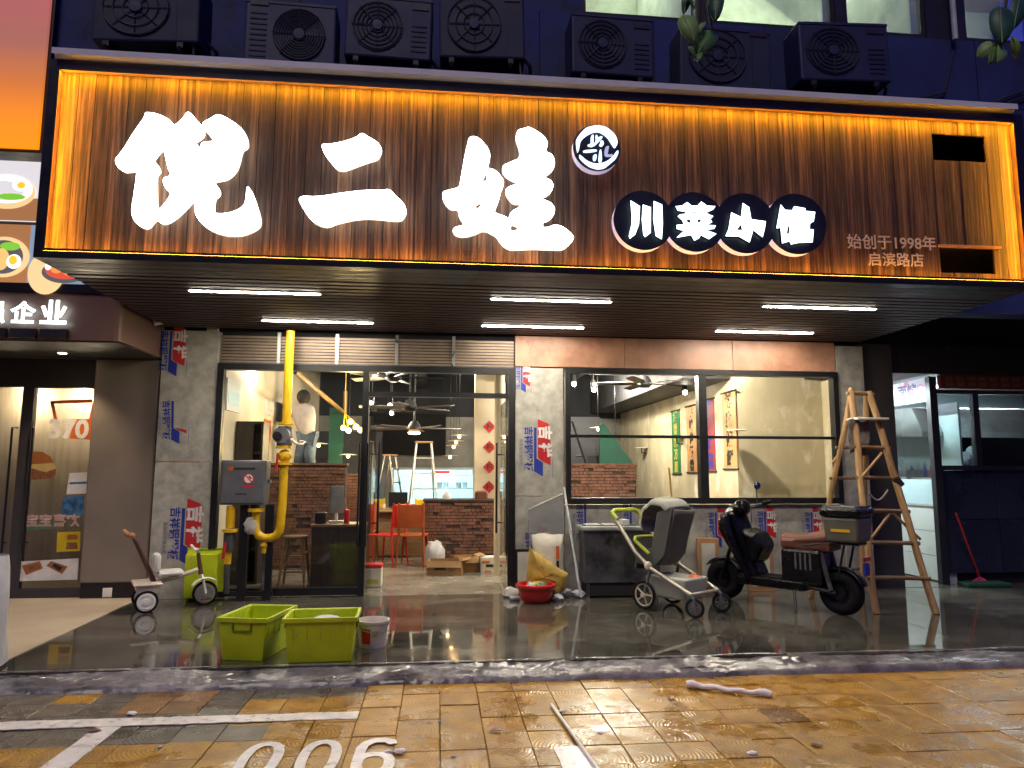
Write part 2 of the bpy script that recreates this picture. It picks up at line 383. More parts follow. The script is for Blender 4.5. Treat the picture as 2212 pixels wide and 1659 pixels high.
tile_mat('tile_yellow', (.15, .062, .003), (.35, .178, .008), (.48, .27, .018))
tile_mat('tile_grey', (.05, .043, .034), (.11, .095, .078), (.16, .14, .115))
tile_mat('tile_brown', (.10, .045, .012), (.20, .10, .028), (.28, .15, .045))
wet_mat('wet_concrete', (.030, .028, .021), (.15, .137, .11), .02, .26, .9, .08, dry=(7.2, 8.9))
wet_mat('wet_kerb', (.05, .048, .048), (.30, .29, .29), .05, .34, 3.0, 1.0, .42, .62)
glass_mat('glass', (.96, .975, .965), .75, .003)
glass_mat('film_sheet', (.80, .82, .84), 1.6, .22)
emat('letter_face', (.84, .97, 1.0), 5.0)
emat('letter_side', (.50, .58, 1.0), .16); emat('letter_back', (1.0, .90, .74), 1.0)
emat('letter_small', (.72, .94, 1.0), 1.6)
emat('badge_light', (.62, .80, 1.0), .8); emat('badge_dim', (.35, .36, .62), .35)
emat('led_orange', (1.0, .43, .02), 44.0); emat('led_orange_side', (1.0, .43, .02), 70.0); emat('led_orange_low', (1.0, .40, .02), 26.0)
emat('led_bar', (1.0, .91, .74), 92.0)
emat('bulb_warm', (1.0, .62, .16), 6.0); emat('bulb_white', (1.0, .93, .80), 30.0); emat('bulb_dim', (1.0, .62, .25), 5.0)
emat('downlight', (1.0, .78, .45), 10.0)
emat('tube_cool', (.80, .97, 1.0), 14.0); emat('tube_upper', (.86, 1.0, .92), 70.0)

# ------------------------------------------------------------------ the ground
KY0, KY1 = 5.27, 5.47                                 # kerb strip between pavement and forecourt
PZ = -.10
g = kind(MB().box(-40, 40, -25, KY0+.02, PZ-.16, PZ-.045).build('ground', 'tile_brown'))
g.data.materials[0] = mat('bed_mortar', (.035, .028, .018), .6, var=.3)
pav = kind(MB().box(-9, 9, .4, KY0+.01, PZ-.045, PZ-.018).build('pavement', 'bed_mortar'))
def tile_mesh():
    b = MB(local=True); a = .1238; c = .1205
    b.add([(-a,-a,-.03),(a,-a,-.03),(a,a,-.03),(-a,a,-.03),(-a,-a,-.004),(a,-a,-.004),(a,a,-.004),(-a,a,-.004),(-c,-c,0),(c,-c,0),(c,c,0),(-c,c,0)],
          [(0,1,5,4),(1,2,6,5),(2,3,7,6),(3,0,4,7),(4,5,9,8),(5,6,10,9),(6,7,11,10),(7,4,8,11),(8,9,10,11)])
    return b
tm = {}
for k in ('tile_yellow', 'tile_grey', 'tile_brown'):
    o = tile_mesh().build('tile', k); tm[k] = o.data; bpy.data.objects.remove(o)
X0, Y0 = .03, 5.07
rng = random.Random(5)
n_t = 0; far_tiles = {'tile_yellow': MB(), 'tile_brown': MB()}
for j in range(-1, 17):
    yc = Y0 - .25*j + .125
    if yc + .125 > KY0+.06: yc = None
    if yc is None: continue
    for i in range(-32, 32):
        xc = X0 + .25*i + .125
        # colours as laid: a grey patch to the left, ochre elsewhere
        k = 'tile_yellow'
        if xc < -.45 and j <= 0: k = 'tile_grey'
        if xc < -1.15 and 1 <= j <= 2: k = 'tile_grey'
        if xc < -.95 and j == 3: k = 'tile_grey'
        if j == 0 and -2.45 < xc < -2.2: k = 'tile_yellow'
        if j in (0, 1) and -2.0 < xc < -1.45: k = 'tile_brown'
        if rng.random() < .03 and k == 'tile_yellow': k = 'tile_brown'
        half = .64*yc + .25
        lo_, hi_ = -.60*yc - .15, .86*yc + .15
        if yc > 3.42 and lo_ < xc < hi_ and n_t < 300:
            o = bpy.data.objects.new('tile', tm[k]); COL.objects.link(o); o.parent = pav
            o.location = (xc + rng.uniform(-.002, .002), yc + rng.uniform(-.002, .002), PZ + rng.uniform(-.0035, .003))
            o.rotation_euler = (rng.uniform(-.006, .006), rng.uniform(-.006, .006), rng.choice((0, pi/2, pi, 1.5*pi)) + rng.uniform(-.004, .004)); n_t += 1
        elif yc > 1.0:
            far_tiles['tile_yellow'].box(xc-.1238, xc+.1238, yc-.1238, yc+.1238, PZ-.03, PZ)
o = kind(far_tiles['tile_yellow'].build('tiles', 'tile_yellow', pav), 'stuff')

def sheet(poly, z, name, m, parent=None, th=.003):
    return MB().prism(poly, z-th, z, 'Z').build(name, m, parent)
def ragged(poly, step=.05, amp=.006, seed=0):
    rg = random.Random(seed); out = []
    for i in range(len(poly)):
        a, b = Vector(poly[i]), Vector(poly[(i+1) % len(poly)]); n = max(1, int((b-a).length/step))
        for k in range(n): q = a.lerp(b, k/n); out.append((q.x + rg.uniform(-amp, amp), q.y + rg.uniform(-amp, amp)))
    return out
PP = PZ + .0062
pm = kind(MB().prism(ragged([(-3.6, 4.60), (-.47, 4.61), (-.47, 4.735), (-3.6, 4.745)], .06, .007, 1), PP-.004, PP, 'Z').build('parking_line', 'road_paint'))
kind(MB().prism(ragged([(-1.99, 3.0), (-1.85, 3.0), (-1.83, 4.593), (-1.97, 4.593)], .06, .006, 2), PP-.004, PP, 'Z').build('parking_line', 'road_paint'))
a_, b_ = G(1195, 1616, PZ), G(1262, 1616, PZ)
kind(MB().prism(ragged([(a_.x, 3.2), (b_.x, 3.2), (b_.x, a_.y), (a_.x, a_.y+.01)], .05, .008, 3), PP-.004, PP, 'Z').build('parking_line', 'road_paint'))
# bay number 006
def ring_poly(cx, cy, rx, ry, n=28, p=2.4, a0=0, a1=2*pi):
    out = []
    for k in range(n):
        a = a0 + (a1-a0)*k/n; c, s = cos(a), sin(a)
        out.append((cx + rx*abs(c)**(2/p)*(1 if c > 0 else -1), cy + ry*abs(s)**(2/p)*(1 if s > 0 else -1)))
    return out
num = thing('bay_number', 'white painted bay number 006 on the ochre paving tiles', 'marking', (0, 3.95, PZ))
ny = 4.27; nh = .50
for q, (pxc, six) in enumerate(((562, 0), (688, 0), (808, 1))):
    c = G(pxc, 1640, PZ); cx = c.x; cy = ny - nh/2
    if not six:
        me = curve_mesh([ring_poly(cx, cy, .112, nh/2), ring_poly(cx, cy, .056, nh/2-.055)], .002)
    else:
        lo_c = cy - .10
        me = curve_mesh([ring_poly(cx, lo_c, .112, .15), ring_poly(cx, lo_c, .054, .092)], .002)
    place_mesh(me, 'digit', 'road_paint', T(0, 0, PP-.002 + q*.0004), num)
    if six:
        hk = [(cx-.112, lo_c+.02), (cx-.108, cy+.12), (cx-.08, cy+.20), (cx-.03, cy+.245), (cx+.04, cy+.25), (cx+.10, cy+.215), (cx+.11, cy+.16),
              (cx+.065, cy+.15), (cx+.04, cy+.185), (cx-.01, cy+.185), (cx-.045, cy+.14), (cx-.055, cy+.04), (cx-.054, lo_c+.02)]
        place_mesh(curve_mesh([hk], .002), 'digit', 'road_paint', T(0, 0, PP-.0008), num)

# forecourt slab and kerb
kind(MB().box(-16, 18, KY1-.01, 8.36, -.14, 0).build('forecourt', 'wet_concrete'))
def kerb_fn(u, v):
    x = -7 + 15*u; e = mnoise.noise(Vector((x*1.7, v*3, 0)))*.016 + mnoise.noise(Vector((x*7, v*8, 3)))*.009 + mnoise.noise(Vector((x*19, v*14, 6)))*.009
    prof = [(0, PZ-.02), (.10, PZ+.035), (.45, PZ+.065), (.80, -.014), (1.0, .004)]
    for (a, za), (b, zb) in zip(prof, prof[1:]):
        if v <= b + 1e-6: z = za + (zb-za)*(v-a)/(b-a); break
    y = KY0 + (KY1+.03-KY0)*v + (mnoise.noise(Vector((x*2.3, 9, 0)))*.03 if v > .3 else mnoise.noise(Vector((x*3, 4, 0)))*.02)
    return (x, y, z + e*(1 if v < .95 else .15))
kind(MB().grid(kerb_fn, 800, 14).build('kerb', 'wet_kerb', smooth=True))
# beige floor of the neighbour's doorstep, laid on the slab
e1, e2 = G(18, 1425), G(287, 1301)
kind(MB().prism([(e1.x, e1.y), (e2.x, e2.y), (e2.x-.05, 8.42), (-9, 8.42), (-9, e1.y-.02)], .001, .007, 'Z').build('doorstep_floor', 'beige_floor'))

# ------------------------------------------------------------------ the shop building: shell
DF = 8.31                                            # shop front plane
bld = thing('shop_building', 'dark building with grey clad shop front, upper wall and lit upper windows', 'building', (1, DF, 0))
UW = 6.86                                            # upper wall plane
# upper wall pieces round the lit windows
zb = 6.16
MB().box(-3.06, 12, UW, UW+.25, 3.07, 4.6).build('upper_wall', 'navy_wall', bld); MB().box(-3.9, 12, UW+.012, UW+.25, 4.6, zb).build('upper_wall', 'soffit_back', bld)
for k in range(13):
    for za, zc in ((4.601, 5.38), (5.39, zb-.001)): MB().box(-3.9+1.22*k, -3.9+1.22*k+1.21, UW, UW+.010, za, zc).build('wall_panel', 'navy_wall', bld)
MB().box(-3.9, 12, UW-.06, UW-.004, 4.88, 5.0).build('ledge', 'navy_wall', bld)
wins = [(1.42, 2.72), (2.86, 4.24), (4.34, 5.30), (5.74, 6.7), (6.8, 7.9)]
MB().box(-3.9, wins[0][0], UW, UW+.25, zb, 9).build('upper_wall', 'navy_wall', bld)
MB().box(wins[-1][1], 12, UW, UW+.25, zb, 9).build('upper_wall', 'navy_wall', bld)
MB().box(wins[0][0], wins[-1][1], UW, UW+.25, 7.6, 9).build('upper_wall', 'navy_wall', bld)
for (a, b), (c, d) in zip(wins, wins[1:]): MB().box(b, c, UW, UW+.25, zb, 7.6).build('upper_wall', 'dark_frame', bld)
m_, n_, l_, b_s = nodes_of('upper_room'); mpu = coords(n_, l_, (1, 1, 1)); tu = noise_(n_, l_, mpu, 2.2, 6, .65)
ru = ramp(n_, [(.3, (.30, .34, .22)), (.55, (.50, .53, .38)), (.75, (.62, .66, .52))]); l_.new(tu.outputs['Fac'], ru.inputs[0]); l_.new(ru.outputs[0], b_s.inputs['Base Color']); b_s.inputs['Roughness'].default_value = .8; MATS['upper_room'] = m_
for k, (a, b) in enumerate(wins):
    wf = MB()
    wf.box(a, a+.05, UW+.02, UW+.08, zb, 7.6).box(b-.05, b, UW+.02, UW+.08, zb, 7.6).box(a, b, UW+.018, UW+.082, zb, zb+.05).box(a, b, UW+.018, UW+.082, 7.55, 7.6)
    wo = wf.build('window', 'dark_frame', bld)
    MB().box(a+.05, b-.05, UW+.04, UW+.048, zb+.05, 7.55).build('pane', 'glass', wo)
MB().box(1.0, 8.2, UW+2.4, UW+2.5, 5.4, 8.4).build('room_wall', 'upper_room', bld)
MB().box(1.0, 8.2, UW+.26, UW+2.5, 8.3, 8.4).build('room_ceiling', 'cream_wall', bld)
MB().box(1.0, 8.2, UW+.26, UW+2.5, 5.3, 5.4).build('room_floor', 'cream_wall', bld)
for xw in (2.78, 5.5): MB().box(xw-.06, xw+.06, UW+.3, UW+2.4, 5.4, 8.3).build('room_partition', 'upper_room', bld)
for q, xw in enumerate((2.0, 3.6, 4.9, 6.9)):
    tb = thing('tube_light', ['first', 'second', 'third', 'fourth'][q] + ' ceiling tube from the left in the lit upper floor room', 'tube light', (xw, UW+1.2, 8.2))
    MB().box(xw-.03, xw+.03, UW+.5, UW+1.9, 8.22, 8.28).build('housing', 'white_metal', tb)
    MB().tube([(xw, UW+.5, 8.19), (xw, UW+1.9, 8.19)], .02).build('tube', 'tube_upper', tb)
# clad posts of the shop front
def clad(x0, x1, z0, z1, y=DF, m='film_grey', d=.12): return MB().box(x0, x1, y, y+d, z0, z1).build('cladding_panel', m, bld, bevel=.004)
clad(-3.13, -2.515, 0, 1.48); clad(-3.13, -2.515, 1.488, 2.97)
clad(.885, 1.455, 0, 1.1); clad(.885, 1.455, 1.108, 2.612)
for a, b in ((1.465, 2.58), (2.588, 3.72), (3.728, 4.87)): clad(a, b, 0, 1.005)
clad(4.88, 5.235, 0, 1.30, DF-.02); clad(4.88, 5.235, 1.308, 2.95, DF-.02)
MB().box(5.24, 5.66, DF+.05, DF+.4, 0, 3.0).build('side_post', 'dark_soffit', bld)
for a, b in ((.88, 2.2), (2.205, 3.55), (3.555, 4.87)): MB().box(a, b, DF-.012, DF+.1, 2.625, 2.99).build('fascia_panel', 'copper_film', bld, bevel=.003)
MB().box(-3.2, 5.7, DF+.13, DF+.33, 2.62, 4.9).build('wall', 'soffit_back', bld)
# door frame, header, roller shutter
fr = MB().box(-2.51, -2.44, DF-.02, DF+.08, 0, 2.60).box(.80, .88, DF-.02, DF+.08, 0, 2.60).box(-2.44, .80, DF-.021, DF+.081, 2.53, 2.60).box(-.885, -.815, DF-.015, DF+.075, 0, 2.53).box(-.815, .80, DF-.014, DF+.074, 2.245, 2.30)
fr.box(-2.44, -.885, DF-.012, DF+.072, .02, .10)
MB.build(fr, 'door_frame', 'black_metal', bld)
MB().box(-2.44, -.885, DF+.02, DF+.03, .10, 2.53).build('sidelight_pane', 'glass', bld)
MB().box(-.815, .80, DF+.02, DF+.03, 2.30, 2.53).build('transom_pane', 'glass', bld)
for sx, xx in ((-1, -.80), (1, .785)):                # both leaves stand open into the room
    lf = MB().box(xx-.006, xx+.006, DF+.10, DF+.86, .02, 2.23).build('door_leaf', 'glass', bld)
    MB().tube([(xx-sx*.055, DF+.78, .62), (xx-sx*.055, DF+.78, 1.75)], .014).tube([(xx-sx*.055, DF+.78, .75), (xx+sx*.01, DF+.78, .75)], .009).tube([(xx-sx*.055, DF+.78, 1.6), (xx+sx*.01, DF+.78, 1.6)], .009).build('pull_handle', 'black_metal', lf)
for dx in (-.045, .045):
    MB().tube([(-.85+dx, DF-.07, .55), (-.85+dx, DF-.07, 1.70)], .013).tube([(-.85+dx, DF-.07, .7), (-.85+dx, DF-.01, .7)], .008).tube([(-.85+dx, DF-.07, 1.55), (-.85+dx, DF-.01, 1.55)], .008).build('pull_handle', 'black_metal', bld)
MB().tube([(.78, DF-.07, .45), (.78, DF-.07, 1.80)], .013).tube([(.78, DF-.07, .7), (.80, DF-.01, .7)], .008).tube([(.78, DF-.07, 1.6), (.80, DF-.01, 1.6)], .008).build('pull_handle', 'black_metal', bld)
for k in range(9):
    z = 2.615 + .036*k
    MB().box(-2.5, .87, DF+.03, DF+.045, z+.002, z+.026).box(-2.5, .87, DF+.022, DF+.032, z+.012, z+.02).build('shutter_slat', 'shutter', bld)
for px in (602, 728, 857, 980):
    x = P(px, 760, DF).x; MB().box(x-.018, x+.018, DF-.005, DF+.02, 2.605, 2.97).build('shutter_rib', 'steel', bld)
MB().box(-2.5, .87, DF-.024, DF+.02, 2.602, 2.612).build('header_strip', 'steel_dull', bld)
# big window
wf = MB(); wx0, wx1, wz0, wz1 = 1.475, 4.875, 1.015, 2.615
xm0, xm1 = P(1509, 950, DF).x, P(1526, 950, DF).x; zt = P(1370, 943, DF).z
wf.box(wx0, wx0+.06, DF-.05, DF+.07, wz0, wz1).box(wx1-.06, wx1, DF-.05, DF+.07, wz0, wz1).box(wx0+.06, wx1-.06, DF-.052, DF+.072, wz0, wz0+.07).box(wx0+.06, wx1-.06, DF-.052, DF+.072, wz1-.06, wz1)
wf.box(xm0, xm1, DF-.048, DF+.068, wz0+.07, wz1-.06).box(wx0+.06, xm0, DF-.02, DF+.05, zt-.017, zt+.017).box(xm1, wx1-.06, DF-.02, DF+.05, zt-.017, zt+.017)
wo = wf.build('shop_window', 'black_metal', bld)
for a, b in ((wx0+.06, xm0), (xm1, wx1-.06)):
    MB().box(a, b, DF+.012, DF+.02, wz0+.07, zt-.017).build('pane', 'glass', wo); MB().box(a, b, DF+.012, DF+.02, zt+.017, wz1-.06).build('pane', 'glass', wo)
# printed marks on the protective film: red and blue lozenges with the two characters, read along the sheet
def flat(px, py, y): p = P(px, py, y); return p
def film_mark(px, py, sc, y, ang=0., flip=1, name='film_print', red=True):
    c = P(px, py, y); M = T(c.x, y, c.z) @ FACE @ R(ang, 'Z') @ Matrix.Scale(sc, 4)
    r = MB(M=M); r.prism([(-.10, -.18), (.05, -.22), (.05, -.27), (-.07, -.21)] if not red else [(-.10, .27), (.02, .22), (.05, .19), (.05, -.27), (-.07, -.21), (-.10, -.18)], 0, .0012, 'Z'); ro = r.build(name, 'print_red', bld)
    for k, ch in enumerate('吉祥' if red else ''):
        me = text_mesh(ch, .165, .007); place_mesh(me, 'film_letter', 'print_white', M @ T(-.025, .112-.205*k, .004) @ R(-pi/2*flip, 'Z'), ro)
    MB(M=M).prism([(-.145, .17), (-.115, .17), (-.115, -.19), (-.04, -.24), (-.04, -.40), (-.145, -.34)], 0, .0012, 'Z').build(name, 'print_blue', bld)
    place_mesh(text_mesh('吉祥铝塑板', .105, .003), name, 'print_blue', M @ T(-.215, -.08, .001) @ R(-pi/2*flip, 'Z'), bld)
    place_mesh(text_mesh('高级铝塑复合板', .045, .0), name, 'print_faint', M @ T(-.30, -.12, .001) @ R(-pi/2*flip, 'Z'), bld)
    MB(M=M).box(.072, .078, -.42, -.20, 0, .001).build(name, 'print_faint', bld)
Yp = DF - .0015
film_mark(1180, 955, 1.0, Yp); film_mark(1140, 808, .55, Yp); film_mark(395, 893, .85, Yp, 0.05, red=False); film_mark(424, 1135, 1.1, Yp); film_mark(392, 745, .9, Yp)
film_mark(1178, 1180, .9, Yp); 
film_mark(1669, 1127, .72, Yp); film_mark(1563, 1130, .72, Yp); film_mark(1768, 1127, .66, Yp); film_mark(1283, 1115, .8, Yp, red=False); film_mark(1380, 1113, .75, Yp, red=False)

# ------------------------------------------------------------------ canopy with the shop sign
DS = 5.69; SX0, SX1, SZ0, SZ1, SOF = -3.035, 5.140, 3.056, 4.55, 3.0
sg = thing('shop_sign', 'long wood grain canopy sign edged in orange light with white glowing characters', 'sign', (1.05, DS, SOF))
h1 = (P(2013, 300, DS), P(2135, 345, DS)); h2 = (P(2032, 540, DS), P(2155, 585, DS))
NPL = 64; pw = (SX1-SX0)/NPL; base_plank = {}
def plank(x, z0, z1):
    key = round(z1-z0, 3)
    if key not in base_plank:
        o = MB(local=True).box(-pw/2+.0016, pw/2-.0016, 0, .018, 0, z1-z0).build('plank', 'sign_wood', sg, bevel=.0015); base_plank[key] = o
    else:
        o = base_plank[key].copy(); COL.objects.link(o); o.parent = sg
    o.location = wm(sg).inverted() @ Vector((x, DS + random.uniform(0, .007), z0))
hz1 = (P(2075, 348, DS).z, P(2075, 292, DS).z); hz2 = (P(2090, 590, DS).z, P(2090, 536, DS).z)
for k in range(NPL):
    x = SX0 + pw*(k+.5); segs = [(SZ0, SZ1)]
    in1 = h1[0].x < x < h1[1].x; in2 = h2[0].x < x < h2[1].x
    if in1 or in2:
        z = SZ0; segs = []
        if in2: segs.append((z, hz2[0])); z = hz2[1]
        if in1: segs.append((z, hz1[0])); z = hz1[1]
        segs.append((z, SZ1))
    for a, b in segs: plank(x, a, b)
MB().box(h1[0].x-.2, h2[1].x+.2, DS+.30, DS+.31, SZ0, SZ1).build('dark_cavity', 'soffit_back', sg)
MB().box(h2[0].x-.02, h2[1].x+.04, DS-.02, DS+.02, hz2[1], hz2[1]+.022).build('cutout_trim', 'tan_frame', sg)
f_ = MB(); o1, i1 = .065, .0
f_.box(SX0-.06, SX0, DS-.085, DS+.30, SOF, SZ1+.06).box(SX1, SX1+.06, DS-.085, DS+.30, SOF, SZ1+.06).box(SX0, SX1, DS-.085, DS+.30, SOF, SZ0).box(SX0, SX1, DS-.085, DS+.30, SZ1, SZ1+.06)
f_.build('sign_frame', 'black_metal', sg, bevel=.003)
MB().box(SX0-.06, SX1+.06, DS+.30, 6.85, SZ1-.02, SZ1+.05).build('canopy_roof', 'dark_frame', sg)
MB().box(SX0-.058, SX0-.03, DS+.30, DF, SOF+.06, SZ1-.03).build('canopy_side', 'dark_frame', sg); MB().box(SX1+.03, SX1+.058, DS+.30, DF, SOF+.06, SZ1-.03).build('canopy_side', 'dark_frame', sg)
a, b = P(109, 136, DS-.14), P(2201, 254, DS-.14)
MB().prism([(DS-.14, SZ1+.075), (DS-.14, SZ1+.125), (DS+.02, SZ1+.145), (DS+.02, SZ1+.062), (DS-.085, SZ1+.062), (DS-.10, SZ1+.10)], a.x, b.x, 'X').build('cap_flashing', 'flashing', sg)
for nm, bx in (('t', (SX0+.01, SX1-.01, DS-.080, DS-.064, SZ1-.012, SZ1-.005)), ('b', (SX0+.01, SX1-.01, DS-.081, DS-.070, SZ0+.001, SZ0+.008)),
               ('l', (SX0+.0045, SX0+.010, DS-.082, DS-.072, SZ0+.02, SZ1-.03)), ('r', (SX1-.010, SX1-.0045, DS-.082, DS-.072, SZ0+.02, SZ1-.03))):
    MB().box(*bx).build('light_strip', {'t': 'led_orange', 'b': 'led_orange_low'}.get(nm, 'led_orange_side'), sg)
for bx in ((SX0, SX1, DS-.088, DS-.083, SZ1-.027, SZ1), (SX0, SX0+.020, DS-.088, DS-.083, SZ0, SZ1-.027), (SX1-.036, SX1, DS-.088, DS-.083, SZ0, SZ1-.027), (SX0+.020, SX1-.036, DS-.088, DS-.083, SZ0, SZ0+.018)): MB().box(*bx).build('frame_lip', 'black_metal', sg)
for bx in ((SX0+.001, SX0+.004, DS-.082, DS-.001, SZ0+.01, SZ1-.012), (SX1-.004, SX1-.001, DS-.082, DS-.001, SZ0+.01, SZ1-.012), (SX0+.005, SX1-.005, DS-.050, DS-.001, SZ1-.004, SZ1-.001)): MB().box(*bx).build('frame_lining', 'cardboard', sg)
# soffit: dark slats under the canopy
MB().box(SX0-.05, SX1+.05, DS+.05, DF, SOF+.05, SOF+.06).build('soffit_board', 'soffit_back', sg)
ns = 21; pit = (DF-.03-DS-.02)/ns; sl0 = None
for k in range(ns):
    y = DS + .02 + pit*(k+.5); xo = (0 if k % 2 else .012)
    if sl0 is None: o = sl0 = MB(local=True).box(SX0-.055, SX1+.055, -.041, .041, SOF-.002, SOF+.045).build('slat', 'soffit_slat', sg, bevel=.003)
    else: o = sl0.copy(); COL.objects.link(o); o.parent = sg
    o.location = wm(sg).inverted() @ Vector((0, y, 0))
# traced characters: outlines in pixels of an enlarged view -> the plane of the sign
def outl(poly, ox, oy, s, Y, sm=1):
    pl = []
    for a, b in poly:
        q = P((ox + a*s)/1.8517, (oy + b*s)/1.8517, Y); pl.append((q.x, q.z))
    return smooth_poly(pl, sm) if sm else pl
def channel_letter(polys, ox, oy, s, depth=.030, back=None, name='letter', parent=sg, face='letter_face', side='letter_side', Y=DS-.10, sm=1):
    pls = [outl(p, ox, oy, s, Y, sm) for p in polys]
    me = curve_mesh(pls, .003); o = place_mesh(me, name, face, T(0, Y, 0) @ FACE, parent)
    me = curve_mesh(pls, depth/2-.004); place_mesh(me, name + '_side', side, T(0, Y+.004+depth/2, 0) @ FACE, o)
    if back: place_mesh(curve_mesh(pls, .001), name + '_back_glow', back, T(0, Y+.006+depth, 0) @ FACE, o)
    return o
R1 = (440, 420, .33755); R2 = (1160, 500, .26517); R3 = (1740, 480, .32556); R4 = (2420, 740, .41591); R5 = (2260, 480, .14467)
NI = [[(415,100),(430,88),(480,90),(545,100),(620,128),(690,165),(725,200),(765,242),(800,215),(855,165),(890,120),(910,88),(935,85),(965,105),(1010,160),(1060,215),(1090,252),(1097,225),(1105,205),(1130,190),(1190,160),(1250,120),(1285,112),(1340,130),(1420,175),(1500,225),(1570,290),(1610,350),(1632,410),(1635,480),(1615,505),(1570,530),(1550,600),(1530,690),(1500,765),(1440,835),(1370,880),(1260,895),(1228,912),(1265,955),(1300,1005),(1300,1050),(1275,1080),(1245,1100),(1232,1180),(1230,1265),(1245,1282),(1320,1288),(1420,1275),(1520,1240),(1590,1185),(1610,1110),(1618,1010),(1625,970),(1640,968),(1690,1040),(1730,1150),(1770,1280),(1788,1365),(1775,1440),(1700,1490),(1570,1540),(1430,1548),(1290,1525),(1160,1465),(1060,1375),(1015,1300),(1003,1210),(1010,1110),(990,1120),(930,1190),(830,1290),(730,1370),(650,1405),(600,1398),(545,1350),(510,1385),(465,1445),(420,1460),(370,1445),(300,1390),(260,1310),(255,1230),(280,1080),(305,900),(322,770),(240,780),(170,788),(110,755),(70,700),(62,640),(100,600),(180,490),(270,340),(350,225),(405,150)],
      [(1101,268),(1110,300),(1108,345),(1090,375),(1040,410),(975,445),(875,475),(980,458),(1020,465),(1050,490),(1072,520),(1078,470),(1090,448),(1130,437),(1275,425),(1225,405),(1190,370),(1150,320)],
      [(627,505),(645,560),(665,650),(690,760),(722,828),(690,850),(640,860),(628,890),(635,940),(670,1000),(720,1050),(690,1110),(630,1190),(580,1235),(552,1255),(548,1100),(545,850),(560,815),(590,780),(580,730),(545,690),(508,645),(560,580)],
      [(920,735),(920,705),(1000,685),(1085,655),(1095,690),(1050,690),(985,715)]]
ER1 = [[(480,290),(560,288),(680,275),(820,245),(930,210),(1020,170),(1065,130),(1105,125),(1160,165),(1240,210),(1320,260),(1365,325),(1385,385),(1370,430),(1325,510),(1210,540),(1080,585),(920,645),(810,682),(740,672),(690,645),(620,560),(530,450),(485,350)]]
ER2 = [[(150,1090),(200,1072),(380,1080),(560,1060),(800,1020),(1050,990),(1250,980),(1420,980),(1470,968),(1520,985),(1560,1030),(1600,1075),(1680,1145),(1730,1210),(1755,1290),(1750,1340),(1715,1400),(1675,1438),(1560,1438),(1400,1420),(1230,1405),(1060,1408),(900,1435),(700,1482),(600,1525),(540,1533),(460,1515),(360,1465),(270,1370),(200,1260),(140,1150),(138,1115)]]
WA = [[(430,210),(470,200),(520,210),(570,250),(640,330),(672,400),(675,460),(655,560),(655,597),(690,595),(750,625),(810,690),(845,750),(835,820),(815,860),(790,960),(755,1060),(727,1130),(760,1150),(840,1175),(900,1208),(912,1195),(925,1150),(960,1110),(1030,1075),(1050,1045),(1040,1022),(980,1025),(935,1000),(885,930),(865,880),(880,835),(950,805),(1035,772),(985,750),(900,710),(840,650),(825,600),(840,555),(920,520),(1040,470),(1040,370),(1020,300),(995,240),(1000,165),(1030,115),(1110,100),(1140,85),(1170,95),(1260,140),(1340,200),(1380,265),(1380,320),(1365,360),(1370,397),(1420,410),(1460,460),(1472,530),(1455,600),(1410,650),(1325,700),(1330,715),(1380,715),(1430,750),(1455,800),(1440,860),(1390,920),(1280,960),(1290,978),(1360,985),(1430,1020),(1470,1080),(1468,1140),(1440,1195),(1390,1235),(1325,1245),(1322,1320),(1400,1318),(1440,1295),(1480,1285),(1560,1305),(1640,1360),(1695,1420),(1705,1455),(1660,1520),(1580,1588),(1480,1590),(1200,1578),(1000,1590),(930,1590),(860,1560),(800,1500),(760,1430),(690,1390),(640,1365),(595,1355),(550,1370),(490,1400),(400,1425),(310,1430),(245,1405),(220,1370),(230,1325),(290,1305),(370,1285),(330,1240),(295,1180),(285,1090),(200,1095),(140,1050),(95,970),(90,890),(130,870),(290,830),(305,790),(330,640),(370,420),(400,290),(415,230)],
      [(640,625),(638,700),(630,750),(570,765),(600,700)], [(580,995),(550,1080),(520,1090),(482,1075),(500,1040),(540,1015)], [(935,1275),(1000,1295),(1040,1330),(1030,1350),(920,1368)]]
for pl_, r_ in ((NI, R1), (ER1, R2), (ER2, R2), (WA, R3)): channel_letter(pl_, *r_, back='letter_back')
SMALL = [[[(245,150),(335,205),(325,380),(290,475),(240,515),(230,490),(255,380),(258,290)]], [[(365,190),(440,215),(438,460),(385,500),(370,480),(355,330)]], [[(470,155),(548,190),(555,370),(545,520),(490,490),(465,330)]],
  [[(680,205),(740,200),(790,165),(830,200),(890,200),(925,160),(980,200),(1060,205),(1040,235),(970,265),(1000,285),(1040,300),(1010,330),(1030,355),(980,385),(1065,390),(1050,420),(960,430),(1070,470),(1000,520),(920,480),(905,510),(860,535),(830,480),(690,505),(760,440),(690,420),(690,385),(760,380),(745,340),(700,300),(720,285),(790,275),(770,255),(700,245)],[(840,255),(900,250),(890,268),(835,270)],[(780,325),(825,335),(820,370),(790,360)],[(890,330),(930,325),(910,370),(885,355)]],
  [[(1325,175),(1385,215),(1405,330),(1545,350),(1535,420),(1515,500),(1425,430),(1390,550),(1290,495),(1160,490),(1190,420),(1215,265),(1310,310)],[(1305,375),(1325,435),(1262,435)]],
  [[(1690,190),(1730,240),(1800,245),(1820,205),(1925,225),(1925,250),(2020,260),(2005,350),(1970,370),(1965,425),(2005,430),(1995,550),(1860,555),(1790,570),(1775,540),(1705,560),(1690,410),(1650,415),(1665,330)],[(1805,310),(1950,310),(1950,322),(1805,325)],[(1845,368),(1910,365),(1905,380),(1845,382)],[(1850,490),(1920,485),(1920,498),(1850,500)],[(1755,385),(1775,400),(1775,460),(1745,480)],[(1720,325),(1735,325),(1722,370)]]]
YD = DS - .115
mat('disc_face', (.008, .010, .022), .45)
emat('disc_side', (.60, .55, .95), .17)
